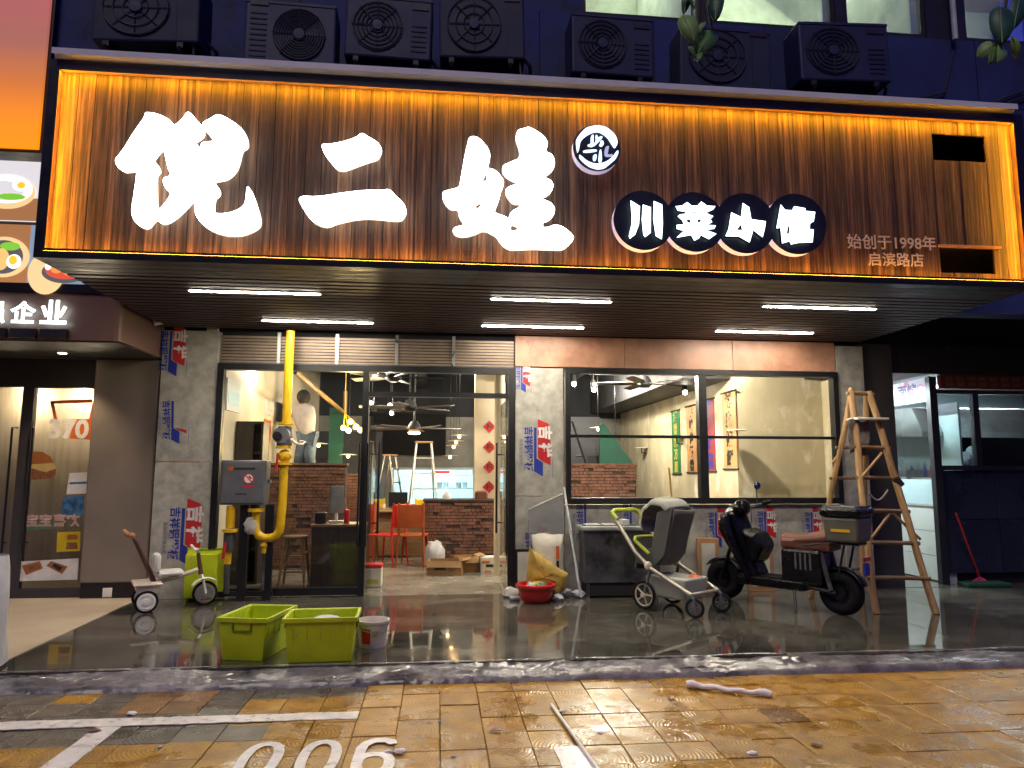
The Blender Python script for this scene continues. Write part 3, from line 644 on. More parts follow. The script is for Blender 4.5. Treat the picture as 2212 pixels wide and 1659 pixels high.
def disc(cx, cy, r, R_, yo=0.):
    c = outl([(cx, cy)], *R_, YD+yo, 0)[0]; e = outl([(cx+r, cy)], *R_, YD+yo, 0)[0]; rr = abs(e[0]-c[0])
    M = T(c[0], YD+yo, c[1]) @ R(pi/2, 'X')
    o = MB(M=M).lathe([(rr, -.001), (rr, .004)], 56).build('disc', 'disc_face', sg)
    MB(M=M).lathe([(rr-.004, -.085), (rr-.004, -.002)], 56).build('disc_edge', 'disc_side', o, smooth=True); return o
for k, cx in enumerate((370, 862, 1348, 1842)): disc(cx, (340, 355, 368, 374)[k], 286, R4, k*.0012)
for pl in SMALL: channel_letter(pl, *R4, depth=.02, name='small_letter', face='letter_small', side='disc_face', Y=YD-.028, sm=0)
bd = disc(880, 775, 655, R5)
for pl in ([(305,600),(320,520),(420,370),(540,240),(640,180),(880,130),(1120,170),(1250,260),(1380,380),(1450,520),(1460,640),(1385,780),(1330,720),(1280,640),(1180,480),(1050,380),(930,320),(760,340),(600,420),(460,540),(410,660),(395,800),(350,910),(325,780)],
           [(400,940),(450,980),(600,1110),(780,1190),(950,1200),(1150,1140),(1320,1010),(1430,850),(1480,830),(1480,920),(1400,1080),(1250,1200),(1100,1330),(900,1360),(700,1300),(520,1170),(400,1040)],
           [(500,830),(880,800),(890,860),(520,900)], [(750,400),(800,400),(790,620),(820,650),(770,740),(640,720),(630,670),(720,650),(715,480)], [(850,400),(900,410),(900,480),(1020,430),(1045,480),(960,570),(870,660),(800,720),(790,680),(860,560)],
           [(990,560),(1060,560),(1080,660),(1020,730),(940,700),(980,640)], [(780,960),(890,930),(860,1120),(780,1120)], [(960,820),(1010,800),(1030,1160),(920,1160)]):
    place_mesh(curve_mesh([outl(pl, *R5, YD-.02, 1)], .004), 'badge_stroke', 'badge_light', T(0, YD-.012, 0) @ FACE, sg)
place_mesh(curve_mesh([outl([(1130,720),(1230,700),(1200,850),(1180,950),(1330,930),(1320,1000),(1110,1010),(1090,880)], *R5, YD-.02, 1)], .004), 'badge_stroke', 'badge_dim', T(0, YD-.012, 0) @ FACE, sg)
mat('small_text', (.66, .58, .48), .5)
for s_, x0, x1, yc in (('始创于1998年', 1831, 2023, 525), ('启滨路店', 1876, 1996, 562)):
    a, b, c = P(x0, yc, DS-.03), P(x1, yc, DS-.03), P((x0+x1)/2, yc+1, DS-.03)
    me = text_mesh(s_, 1., .014); xs = [v.co.x for v in me.vertices]; k = (b.x-a.x)/(max(xs)-min(xs))
    place_mesh(me, 'small_text', 'small_text', T(c.x, DS-.03, c.z) @ R(-.012, 'Y') @ FACE @ Matrix.Scale(k, 4), sg)
# recessed bar lights in the soffit
BN = [('front row of the canopy, leftmost', 410, 690, 6.52), ('front row of the canopy, middle', 1063, 1318, 6.52), ('front row of the canopy, rightmost', 1650, 1890, 6.52), ('rear row of the canopy, leftmost', 567, 803, 7.77), ('rear row of the canopy, middle', 1043, 1260, 7.77), ('rear row of the canopy, rightmost', 1545, 1752, 7.77)]
for nm, a, b, y in BN:
    yy = 630 if y < 7 else 700
    xa, xb = {410: (-2.25, -1.11), 1063: (.47, 1.60), 1650: (3.13, 4.27), 567: (-1.91, -.75), 1043: (.46, 1.59), 1545: (3.15, 4.30)}[a]
    t = thing('bar_light', 'slim glowing white bar light in the ' + nm, 'ceiling light', (xa, y, SOF), 0, 'bar lights under the canopy')
    MB().box(xa-.02, xb+.02, y-.034, y+.034, SOF-.005, SOF+.0).build('housing', 'white_metal', t)
    MB().box(xa, xb, y-.018, y+.018, SOF-.0085, SOF-.0055).build('diffuser', 'led_bar', t)

# ------------------------------------------------------------------ air conditioners on the upper wall
def make_ac(var, bm):
    t = thing('air_conditioner', '', 'air conditioner', (0, 0, 0), 0, 'outdoor air conditioner units above the sign')
    W_, H_, D_ = .84, .62, .34
    MB(True).box(0, W_, 0, D_, 0, H_).build('casing', bm, t, bevel=.02)
    MB(True).box(.005, W_-.005, -.006, .01, H_-.035, H_-.01).build('top_lip', 'ac_body', t)
    cx, cz, r = ((.31, .31, .25), (.34, .32, .27), (.50, .31, .24))[var]; M = T(cx, -.004, cz) @ R(pi/2, 'X')
    MB(True).lathe([(r, -.004), (r, .004)], 36, M).build('fan_opening', 'ac_grille', t)
    gr = MB(True)
    for q in ((.07, .11, .15, .19, .23), (.10, .18, .26), (.06, .085, .11, .135, .16, .185, .21, .235))[var]: gr.torus(q, .0045, 30, 5, M @ T(0, 0, .012))
    for k in range(8): a = k*pi/4; gr.tube([(.05*cos(a), .05*sin(a), .012), (.25*cos(a), .25*sin(a), .012)], .004, 5, M)
    gr.build('fan_grille', 'ac_grille', t)
    MB(True).lathe([(.055, .006), (.05, .022), (0, .024)], 18, M).build('fan_hub', 'ac_body', t)
    bl = MB(True)
    bx_ = (.64, .64, .05)[var]; MB(True).box(bx_, bx_+.16, -.008, -.001, (.50, .55, .56)[var], (.545, .59, .60)[var]).build('badge_plate', 'ac_badge', t)
    if var != 1:
        sl = MB(True); x_ = W_-.20 if var == 0 else .05
        for k in range(6 if var == 0 else 9): sl.box(x_, x_+.15, -.006, -.001, .08+.05*k, .095+.05*k)
        kind(sl.build('side_slots', 'ac_grille', t), 'stuff')
    else: MB(True).box(.66, .664, -.004, -.001, .03, .59).build('panel_seam', 'ac_grille', t); MB(True).tube([(W_-.05, .05, .0), (W_-.04, .03, -.2), (W_-.10, .08, -.34), (W_-.02, .3, -.5)], .012, 6).build('drain_hose', 'duct', t)
    for xx in (.1, W_-.16): MB(True).prism([(-.02, -.05), (.58, -.05), (.58, -.30), (.54, -.30), (.0, -.085)], xx, xx+.03, 'X').box(xx-.01, xx+.04, .0, .30, -.05, 0).build('bracket', 'dark_frame', t)
    MB(True).tube([(W_+.0, .2, .12), (W_+.07, .22, .06), (W_+.09, .35, -.12), (W_+.05, .60, -.18)], .018, 6).build('pipe', 'duct', t)
    return t
mat('ac_body_worn', (.020, .024, .068), .65, var=.3, vs=3, dirt=((.012, .013, .035), 4, .55)); mat('ac_body_pale', (.026, .032, .095), .55, var=.25, vs=2, dirt=((.015, .017, .05), 5, .58))
ACV = [make_ac(0, 'ac_body'), make_ac(1, 'ac_body_worn'), make_ac(2, 'ac_body_pale')]; ACU = set()
ACS = [(-3.12, 5.17, 1.1, 'far left over the sign'), (-1.82, 5.04, .97, 'over the two-stroke character, second from the left'), (-.93, 5.20, .95, 'third from the left with a fan and dark badge'), (-.05, 5.21, .95, 'fourth from the left, cut off by the picture top'),
       (1.20, 5.15, .96, 'directly above the round badge'), (2.26, 5.09, 1.10, 'behind the hanging twig, sixth from the left'), (3.47, 5.20, 1.10, 'rightmost, below the lit upper windows')]
for k, (x, z, s, d) in enumerate(ACS):
    lab = 'dusky outdoor air conditioner unit ' + d
    vi = (1, 2, 0, 1, 0, 1, 0)[k]; t = ACV[vi] if vi not in ACU else dup(ACV[vi], (0, 0, 0), 0, lab); ACU.add(vi); t['label'] = lab
    t.matrix_basis = T(x, 6.24 + .02*(k % 3), z) @ R(.02*((k*7) % 3-1), 'Y') @ R(.03*((k*5) % 3-1), 'Z') @ Matrix.Diagonal((s, 1, 1 + .04*(k % 2), 1))
# cables and a vent pipe on the upper wall
for k, (a, b, c) in enumerate((((2100, 240), (2160, 215), (2212, 195)), ((2130, 245), (2180, 220), (2230, 205)), ((1930, 215), (2040, 200), (2060, 110)))):
    pts = [P(*q, UW-.03) for q in (a, b, c)]
    tag(MB().tube([pts[0], pts[0].lerp(pts[1], .6)+Vector((0, 0, -.03)), pts[1], pts[2]], .012, 6).build('cable', 'duct'), ['lower dark cable sagging at the right end of the upper wall', 'upper dark cable sagging at the right end of the upper wall', 'dark cable looping beside the rightmost air conditioner'][k], 'cable')
p_ = P(2060, 40, UW-.06)
tag(MB().tube([(p_.x, UW-.06, 6.12), (p_.x, UW-.06, 8.5)], .03, 10).build('drain_pipe', 'white_metal', smooth=True), 'pale drain pipe between two lit upper windows', 'pipe')

# ------------------------------------------------------------------ hanging leafy twigs near the camera
def leaf(b, base, d, ln, wd, nrm):
    d = d.normalized(); s = d.cross(nrm).normalized(); nn = s.cross(d)
    pts = []; prof = [(0, .04), (.12, .55), (.32, .92), (.55, 1.0), (.75, .86), (.9, .52), (1.0, .05)]
    vs, fs = [], []
    for t_, w_ in prof:
        c = base + d*ln*t_ - nn*ln*.10*(t_-.5)**2*4
        vs += [c - s*wd*w_ + nn*wd*.16*w_, c, c + s*wd*w_ + nn*wd*.16*w_]
    for i in range(len(prof)-1):
        fs += [(3*i, 3*i+1, 3*i+4, 3*i+3), (3*i+1, 3*i+2, 3*i+5, 3*i+4)]
    b.add(vs, fs)
def twig(name, label, stems, leaves, Y):
    top = P(*stems[0][0], Y)
    t = thing(name, label, 'twig', top)
    for st in stems:
        pts = [P(*q, Y + .03*i) for i, q in enumerate(st)]; MB().tube(pts, [.0075 - .001*i for i in range(len(pts))], 6).build('stem', 'twig', t, smooth=True)
    for k, (x0, y0, x1, y1, w_, m) in enumerate(leaves):
        a, c = P(x0, y0, Y+.02*(k % 3)), P(x1, y1, Y + .02*((k+1) % 3)); b = MB()
        leaf(b, a, c-a, (c-a).length, w_*Y/FPX/2, Vector((.35*((k % 3)-1), -1, .25))); lf_ = b.build('leaf', m, t, smooth=True, solid=.0012); MB().tube([a, a.lerp(c, .5), a.lerp(c, .97)], [.0022, .0016, .0006], 5).build('midrib', 'leaf_pale', lf_)
twig('leafy_twig', 'drooping twig with round pale leaves before the air conditioners', [[(1508, -160), (1508, -20), (1507, 60), (1505, 125)], [(1530, -160), (1526, -10), (1537, 62)]],
     [(1500, 88, 1474, 28, 46, 'leaf_pale'), (1508, 112, 1548, 62, 44, 'leaf'), (1505, 128, 1490, 100, 24, 'leaf_pale'), (1545, 42, 1550, -25, 36, 'leaf_dark'), (1478, 26, 1488, -30, 24, 'leaf_dark'), (1505, 118, 1500, 80, 12, 'leaf'), (1508, 130, 1515, 110, 14, 'leaf'), (1530, 10, 1568, -30, 30, 'leaf'), (1503, 20, 1478, -18, 20, 'leaf'), (1506, 70, 1524, 44, 13, 'leaf_pale')], 2.25)
twig('leafy_twig', 'drooping twig with dark and bright leaves in the upper right corner', [[(2178, -160), (2176, -20), (2166, 60), (2163, 92)]],
     [(2165, 92, 2160, 6, 58, 'leaf_dark'), (2155, 92, 2112, 120, 40, 'leaf_pale'), (2165, 90, 2162, 130, 36, 'leaf_pale'), (2188, 78, 2198, 124, 24, 'leaf_pale'), (2190, 60, 2205, -20, 44, 'leaf_dark'), (2150, 95, 2142, 134, 26, 'leaf')], 2.1)

# ------------------------------------------------------------------ neighbour on the left
YL = 7.30; XR = -3.155
nb = thing('snack_shop', 'neighbouring snack shop with orange lit sign and food pictures at left', 'building', (-5, YL, 0))
def pmat(name, col, es): return mat(name, col, .4, emis=col, es=es, var=.08)
# orange light box
m_, n_, l_, b_s = nodes_of('sign_gradient'); tc = n_.new('ShaderNodeTexCoord'); sp = n_.new('ShaderNodeSeparateXYZ'); l_.new(tc.outputs['Generated'], sp.inputs[0])
rg = ramp(n_, [(0, (1.0, .30, .0)), (.12, (1.0, .27, .005)), (.30, (.62, .17, .03)), (.50, (.36, .12, .09)), (.72, (.40, .10, .10)), (.84, (.85, .10, .03))]); l_.new(sp.outputs[2], rg.inputs[0]); l_.new(rg.outputs[0], b_s.inputs['Emission Color']); b_s.inputs['Emission Strength'].default_value = .42
b_s.inputs['Base Color'].default_value = (.1, .05, .03, 1); MATS['sign_gradient'] = m_
oy = 6.75
ob = P(40, 318, oy).z; orx = P(80, 317, oy).x
MB().box(-8, orx, oy, oy+.04, ob, ob+2.1).build('light_box', 'sign_gradient', nb); MB().box(-8, orx+.03, oy+.041, oy+.25, ob-.03, ob+2.1).build('light_box_frame', 'dark_frame', nb)
MB().box(-8, XR, YL+.02, YL+.5, P(40, 632, YL).z+.0, 6.5).build('wall', 'dark_soffit', nb)
# food picture board
pb0, pb1 = P(40, 611, YL).z, P(40, 345, YL).z
pmat('pic_table', (.30, .13, .05), .5); pmat('pic_bowl', (.62, .42, .20), .6); pmat('pic_inner', (.10, .09, .10), .4); pmat('pic_egg', (.75, .75, .70), .75); pmat('pic_yolk', (.9, .30, .02), .8); pmat('pic_green', (.15, .38, .03), .6); pmat('pic_pale', (.50, .47, .50), .6); pmat('pic_noodle', (.60, .36, .12), .6); pmat('pic_blue', (.18, .23, .32), .5); pmat('pic_red', (.45, .06, .03), .6); pmat('pic_shrimp', (.75, .18, .04), .7)
zm = P(40, 483, YL).z; xr2 = P(104, 400, YL).x; xm = P(66, 550, YL).x
MB().box(-6, xr2, YL-.03, YL, zm+.02, pb1).build('food_picture', 'pic_pale', nb); MB().box(-6, xm, YL-.03, YL, pb0, zm-.02).build('food_picture', 'pic_table', nb)
MB().box(xm, XR, YL-.029, YL, pb0, zm-.02).build('food_picture', 'pic_blue', nb)
MB().box(-6, xr2, YL-.034, YL-.031, zm+.02, P(40, 430, YL).z).build('picture_table', 'pic_table', nb)
def dsc(px, py, rx, ry, m, k, nm='picture_food'):
    y = YL - .036 - .002*k; c = P(px, py, y); e = P(px+rx, py, y); rr = abs(e.x-c.x)
    MB(M=T(c.x, y, c.z) @ R(pi/2, 'X') @ Matrix.Diagonal((1, ry/rx, 1, 1))).lathe([(rr, 0), (rr, .0015)], 32).build(nm, m, nb)
dsc(15, 415, 62, 40, 'pic_bowl', 0); dsc(15, 408, 56, 34, 'pic_egg', 1); dsc(8, 412, 44, 24, 'pic_pale', 2); dsc(45, 400, 18, 14, 'pic_egg', 3); dsc(46, 400, 9, 8, 'pic_yolk', 4); dsc(25, 425, 30, 8, 'pic_green', 4)
dsc(8, 555, 56, 48, 'pic_bowl', 0); dsc(6, 555, 44, 40, 'pic_inner', 1); dsc(22, 532, 22, 10, 'pic_green', 2); dsc(2, 560, 18, 26, 'pic_noodle', 2); dsc(30, 565, 16, 17, 'pic_egg', 3); dsc(28, 562, 9, 11, 'pic_yolk', 4)
dsc(100, 590, 40, 50, 'pic_bowl', 0); dsc(138, 588, 48, 26, 'pic_inner', 1); dsc(140, 585, 42, 20, 'pic_red', 2); dsc(122, 582, 12, 9, 'pic_shrimp', 3); dsc(150, 588, 14, 8, 'pic_shrimp', 3); dsc(104, 575, 7, 9, 'pic_egg', 3)
# fascia with white characters, rounded end, soffit
fz0, fz1 = P(150, 735, YL).z, P(150, 634, YL).z
prof = [(-9, YL), (XR-.06, YL), (XR-.025, YL+.012), (XR-.006, YL+.035), (XR, YL+.07), (XR, 8.42), (-9, 8.42)]
MB().prism(prof, fz0, fz1, 'Z').build('fascia', 'fascia_brown', nb, bevel=.004)
MB().box(-9, XR+.012, YL-.02, YL+.3, fz1+.002, pb0-.003).build('frame_band', 'black_metal', nb)
MB().prism([(-9, YL+.03), (XR-.03, YL+.03), (XR-.03, 8.42), (-9, 8.42)], fz0-.012, fz0-.002, 'Z').build('soffit', 'dark_soffit', nb)
for ch, px0, px1 in (('强', -42, 12), ('企', 22, 78), ('业', 87, 145)):
    a, b, c = P(px0, 675, YL-.06), P(px1, 675, YL-.06), P((px0+px1)/2, 674, YL-.06)
    me = text_mesh(ch, 1., .03); xs = [v.co.x for v in me.vertices]; ys = [v.co.y for v in me.vertices]; k = (b.x-a.x)/(max(xs)-min(xs))
    M = T(c.x, YL-.06, c.z) @ FACE @ Matrix.Scale(k, 4) @ T(-(max(xs)+min(xs))/2, -(max(ys)+min(ys))/2, 0)
    lo = place_mesh(me, 'letter', 'letter_small', M, nb)
    MB().box(a.x, b.x, YL-.045, YL-.002, fz0+.01, fz0+.10).build('letter_stand', 'dark_frame', nb)
dl = G(135, 762, fz0-.012)
t = thing('downlight', 'small warm recessed downlight under the snack shop fascia', 'ceiling light', dl)
MB(M=T(dl.x, dl.y, fz0-.018)).lathe([(.055, 0), (.06, .004), (.045, .006)], 20).build('trim_ring', 'white_metal', t); MB(M=T(dl.x, dl.y, fz0-.0205)).lathe([(.04, 0), (.04, .002)], 18).build('lens', 'downlight', t)
ld = bpy.data.lights.new('downlight_beam', 'SPOT'); ld.energy = 20; ld.spot_size = radians(100); ld.spot_blend = .6; ld.shadow_soft_size = .04; ld.color = (1, .76, .48)
lo = bpy.data.objects.new('downlight_beam', ld); COL.objects.link(lo); lo.parent = t; lo.location = (0, 0, -.04)
# clad column with dark plinth
MB().box(-3.87, -3.165, 8.38, 8.85, .17, fz0-.012).build('column', 'brown_panel', nb, bevel=.02); MB().box(-3.86, -3.175, 8.395, 8.84, 0, .17).build('plinth', 'black_metal', nb)
q = P(232, 1280, 8.39); MB().box(q.x-.05, q.x+.05, 8.382, 8.394, q.z-.05, q.z+.05).build('cover_plate', 'white_plastic', nb, bevel=.008)
# glazed front
YG = 8.52; hz = P(100, 838, YG).z
gf = MB(); xg0, xg1 = P(52, 1000, YG).x, -3.87
gf.box(-9, xg1, YG-.03, YG+.05, hz, fz0-.012).box(xg0-.06, xg0+.06, YG-.028, YG+.048, 0, hz).box(xg0+.06, xg1, YG-.026, YG+.046, 0, .10).box(-9, xg0-.06, YG-.026, YG+.046, 0, .05)
gf.build('shopfront_frame', 'dark_soffit', nb)
MB().box(xg0+.06, xg1, YG, YG+.01, .10, hz).build('pane', 'glass', nb); MB().box(-9, xg0-.06, YG, YG+.01, .05, hz).build('pane', 'glass', nb)
for s_ in (-1, 1):
    xh = xg0 + s_*.11; MB().tube([(xh, YG-.08, .45), (xh, YG-.08, 1.86), (xh-s_*.03, YG-.03, 1.86)], .012, 8).tube([(xh, YG-.08, .6), (xh, YG-.02, .6)], .01).build('pull_handle', 'black_metal', nb)
MB().box(-9, -3.4, YG+.35, YG+.40, 0, 3.2).build('inner_wall', 'door_beige', nb); MB().box(-9, -3.2, YG+.1, YG+2, hz+.05, hz+.08).build('inner_ceiling', 'cream_wall', nb)
MB().box(-9, -3.2, YG-.1, YG+1, -.02, .002).build('inner_floor', 'beige_floor', nb)
for k, xx in enumerate((-4.1, -4.75)):
    t = thing('spot_lamp', ['warm ceiling spot inside the snack shop window beside the column', 'warm ceiling spot inside the snack shop above its door'][k], 'ceiling light', (xx, YG+.2, hz+.04))
    MB().tube([(xx, YG+.2, hz+.0), (xx, YG+.2, hz+.05)], .035, 14).build('can', 'white_metal', t); MB(M=T(xx, YG+.2, hz-.004)).lathe([(.03, 0), (.03, .002)], 14).build('lens', 'bulb_warm', t)
    ld = bpy.data.lights.new('spot_beam', 'POINT'); ld.energy = 8; ld.shadow_soft_size = .04; ld.color = (1, .82, .58); lo = bpy.data.objects.new('spot_beam', ld); COL.objects.link(lo); lo.parent = t; lo.location = (0, -.05, -.12)
# window prints
YS = YG - .004
def quad(pts, y, m, nm='window_print', par=nb): return MB().prism([(P(a, b, y).x, P(a, b, y).z) for a, b in pts], y, y+.0015, 'Y').build(nm, m, par)
mat('decal_red', (.42, .05, .02), .5); mat('decal_orange', (.55, .12, .02), .5); mat('decal_pink', (.62, .42, .36), .5); mat('decal_bun', (.34, .12, .035), .5); mat('decal_cheese', (.60, .42, .16), .5); mat('decal_meat', (.25, .10, .04), .6, var=.5, vs=30); mat('decal_blue', (.05, .16, .34), .5, var=.6, vs=20)
for q4 in ([(108, 866), (200, 862), (200, 870), (110, 872)], [(108, 868), (116, 868), (124, 908), (118, 910)], [(192, 905), (200, 868), (202, 905)], [(150, 948), (160, 905), (203, 905), (199, 950)]): quad(q4, YS, 'decal_orange')
for s_, x0, x1, yc, m in (('370', 104, 191, 929, 'print_white'), ('宝宝喜欢', 54, 172, 1126, 'decal_pink')):
    a, b, c = P(x0, yc, YS-.003), P(x1, yc, YS-.003), P((x0+x1)/2, yc, YS-.003); me = text_mesh(s_, 1., .035); xs = [v.co.x for v in me.vertices]; k = (b.x-a.x)/(max(xs)-min(xs))
    place_mesh(me, 'window_print', m, T(c.x, YS-.003, c.z) @ FACE @ Matrix.Scale(k, 4), nb)
quad([(53, 995), (58, 982), (72, 975), (92, 976), (108, 985), (116, 1000), (113, 1006), (56, 1006)], YS-.002, 'decal_bun'); quad([(54, 1004), (115, 1000), (122, 1012), (98, 1020), (70, 1012), (54, 1018)], YS-.004, 'decal_cheese')
quad([(52, 1012), (70, 1010), (98, 1018), (121, 1008), (120, 1026), (110, 1034), (62, 1037), (51, 1030)], YS-.0025, 'decal_meat'); 
quad([(150, 1022), (188, 1020), (186, 1066), (143, 1068)], YS, 'print_white'); quad([(150, 1042), (187, 1040), (187, 1044), (150, 1046)], YS-.002, 'decal_blue'); quad([(136, 1074), (182, 1070), (180, 1112), (132, 1115)], YS, 'decal_blue')
quad([(58, 1132), (124, 1128), (124, 1140), (57, 1146)], YS-.001, 'chair_green'); quad([(124, 1150), (174, 1148), (172, 1190), (122, 1192)], YS, 'chair_yellow'); quad([(146, 1155), (166, 1155), (168, 1165), (144, 1166)], YS-.003, 'decal_bun'); quad([(144, 1172), (166, 1172), (168, 1186), (142, 1186)], YS-.003, 'decal_meat')
quad([(28, 1214), (170, 1206), (167, 1252), (26, 1256)], YS, 'print_white'); quad([(47, 1222), (86, 1212), (92, 1228), (56, 1242)], YS-.002, 'decal_bun'); quad([(100, 1222), (110, 1212), (146, 1224), (134, 1240)], YS-.002, 'decal_bun'); quad([(60, 1224), (84, 1217), (87, 1226), (64, 1234)], YS-.004, 'decal_meat'); quad([(112, 1222), (118, 1217), (136, 1226), (128, 1234)], YS-.004, 'print_black')

# ------------------------------------------------------------------ neighbour on the right
nr = thing('noodle_kitchen', 'neighbouring open kitchen with white partition and dark counter at right', 'building', (7, 8.6, 0))
XW = 6.37
for k in range(3): MB().box(XW, XW+.10, 8.62, 10.6, .02+.31*k, .02+.31*(k+1)-.006).build('white_panel', 'white_panel', nr)
MB().box(XW-.012, XW+.14, 8.585, 8.62, 0, .95).build('end_post', 'white_panel', nr)
MB().box(XW, XW+3.5, 10.9, 11, 0, 3).build('back_wall', 'pale_blue', nr)
MB().box(XW+.40, XW+.43, 8.7, 10.6, .98, 2.31).build('tiled_panel', 'pale_blue', nr); MB().box(XW-.01, XW+.5, 8.66, 10.6, .95, .98).build('counter_top', 'hood_steel', nr); MB().box(XW+.10, XW+.45, 8.66, 10.6, 1.30, 1.325).build('bottle_shelf', 'hood_steel', nr)
MB().box(XW, XW+.008, 8.66, 10.6, .98, 1.30).build('splash_panel', 'pale_blue', nr)
MB().box(XW, XW+.008, 8.64, 10.6, 1.325, 2.30).build('pane', 'glass', nr)
m_, n_, l_, b_s = nodes_of('pink_print'); mp_ = coords(n_, l_, (1, 1, 1), False); tv = noise_(n_, l_, mp_, 3.2, 2, .5); rv = ramp(n_, [(.44, (.70, .68, .74)), (.5, (.62, .10, .34)), (.56, (.55, .50, .66))]); l_.new(tv.outputs['Fac'], rv.inputs[0]); l_.new(rv.outputs[0], b_s.inputs['Base Color']); b_s.inputs['Emission Strength'].default_value = .06; l_.new(rv.outputs[0], b_s.inputs['Emission Color']); MATS['pink_print'] = m_
MB().box(XW-.01, XW+.02, 8.62, 10.4, 2.32, 2.62).build('pink_sign', 'pink_print', nr)
me = text_mesh('面馆', .2, .006); place_mesh(me, 'sign_letter', 'print_faint', T(XW-.013, 9.1, 2.47) @ R(-pi/2, 'Z') @ FACE, nr)
BT = random.Random(3)
for k in range(9):
    y = 8.85 + .155*k; r = .026 + .01*BT.random(); h = .12 + .09*BT.random(); x = XW + .2 + .06*BT.random()
    o = MB(M=T(x, y, 1.326)).lathe([(r, 0), (r, h*.62), (r*.45, h*.8), (r*.42, h)], 12).build('bottle', ['white_plastic', 'red_plastic', 'print_blue', 'glass', 'green_wall', 'cream_plastic'][k % 6], smooth=True)
    tag(o, ['white', 'red', 'blue', 'clear', 'green', 'cream', 'second white', 'second red', 'second blue'][k] + ' sauce bottle on the kitchen shelf by the pale partition', 'bottle', 'bottles on the kitchen shelf')
# front of the kitchen
xf0 = P(2022, 1000, 8.56).x
fr2 = MB(); zs_, zt2 = 1.45, 2.40
fr2.box(xf0-.05, xf0+.05, 8.52, 8.60, 0, 2.62).box(xf0+.05, 10, 8.50, 8.62, zs_-.03, zs_+.03).box(xf0+.05, 10, 8.522, 8.598, zt2, zt2+.05)
xp = P(2108, 930, 8.56).x; fr2.box(xp-.04, xp+.04, 8.525, 8.595, zs_+.03, zt2)
fr2.build('shopfront_frame', 'dark_frame', nr)
MB().box(xf0-.052, xf0-.02, 8.515, 8.56, 1.62, 2.6).build('post_trim', 'gas_yellow', nr) if False else None
for a, b in ((xf0+.05, xp-.04), (xp+.04, 10)): MB().box(a, b, 8.555, 8.563, zs_+.03, zt2).build('pane', 'glass', nr)
for k in range(4): MB().box(xf0+.05+.75*k, xf0+.05+.75*(k+1)-.008, 8.54, 8.58, .14, .80).build('counter_panel', 'navy_panel', nr, bevel=.003); MB().box(xf0+.05+.75*k, xf0+.05+.75*(k+1)-.008, 8.541, 8.58, .808, 1.418).build('counter_panel', 'navy_panel', nr, bevel=.003)
MB().box(xf0+.05, 10, 8.6, 8.7, 0, .14).build('plinth', 'black_metal', nr)
MB().box(xf0+.05, 10, 8.45, 8.5, 2.46, 2.64).build('menu_header', 'wine_red', nr)
mh = MB()
for k in range(12):
    x = xf0 + .12 + .155*k; mh.box(x, x+.10, 8.444, 8.449, 2.56, 2.61).box(x+.01, x+.11, 8.444, 8.449, 2.49, 2.54)
mat('menu_gold', (.16, .085, .03), .6); mh.build('menu_blocks', 'menu_gold', nr)
MB().prism([(9.2, 2.28), (10.4, 2.36), (10.4, 1.95), (9.0, 1.86), (9.0, 1.94)], xf0+.15, xf0+2.2, 'X').build('range_hood', 'hood_steel', nr, bevel=.01)
MB().box(xf0+.1, 10, 9.3, 10.2, 1.2, 1.42).build('stove', 'hood_steel', nr); MB().box(xf0+.8, 10, 10.3, 10.34, .0, 2.0).build('stove_back', 'black_metal', nr)
MB().box(5.0, 10, 8.46, 11, 2.66, 2.72).build('kitchen_ceiling', 'dark_soffit', nr); MB().box(5.24, 10, 8.40, 8.455, 2.64, 4.9).build('upper_fascia', 'soffit_back', nr)
MB().box(xf0+.1, 10, 8.3, 8.46, 2.9, 3.0).build('ledge', 'soffit_back', nr)
MB().box(5.31, 12, 8.37, 11, -.03, .003).build('kitchen_floor', 'wet_concrete', nr)
for k, (px, s) in enumerate(((2088, 1.0), (2100, 1.25))):
    c = P(px, 998, 8.95); o = MB().blob((c.x, 8.95, 1.43+.12*s), (.07*s, .07, .12*s), 12, 9, .35, 3, k).build('plastic_bag', 'plastic_bag', smooth=True)
    tag(o, ['small', 'taller'][k] + ' knotted white plastic bag on the dark kitchen counter', 'bag')
tl = thing('tube_light', 'cool white tube light on the ceiling of the right kitchen', 'tube light', (XW+1.0, 9.4, 2.6))
MB().box(XW+.5, XW+1.7, 9.37, 9.43, 2.62, 2.66).build('housing', 'white_metal', tl); MB().tube([(XW+.5, 9.4, 2.6), (XW+1.7, 9.4, 2.6)], .018).build('tube', 'tube_cool', tl)
ld = bpy.data.lights.new('tube_glow', 'AREA'); ld.shape = 'RECTANGLE'; ld.size = 1.2; ld.size_y = .1; ld.energy = 110; ld.color = (.82, .96, 1); lo = bpy.data.objects.new('tube_glow', ld); COL.objects.link(lo); lo.parent = tl; lo.location = (.1, 0, -.05)
tl = thing('tube_light', 'cool white tube light over the white partition beside the ladder', 'tube light', (5.8, 9.4, 2.6))
MB().box(5.77, 5.83, 8.9, 10.0, 2.62, 2.66).build('housing', 'white_metal', tl); MB().tube([(5.8, 8.9, 2.6), (5.8, 10.0, 2.6)], .018).build('tube', 'tube_cool', tl)
ld = bpy.data.lights.new('tube_glow', 'AREA'); ld.shape = 'RECTANGLE'; ld.size = .1; ld.size_y = 1.1; ld.energy = 38; ld.color = (.82, .96, 1); lo = bpy.data.objects.new('tube_glow', ld); COL.objects.link(lo); lo.parent = tl; lo.location = (0, 0, -.05)
MB().box(5.24, XW, 10.95, 11.0, 0, 3).build('alcove_wall', 'dark_soffit', nr)
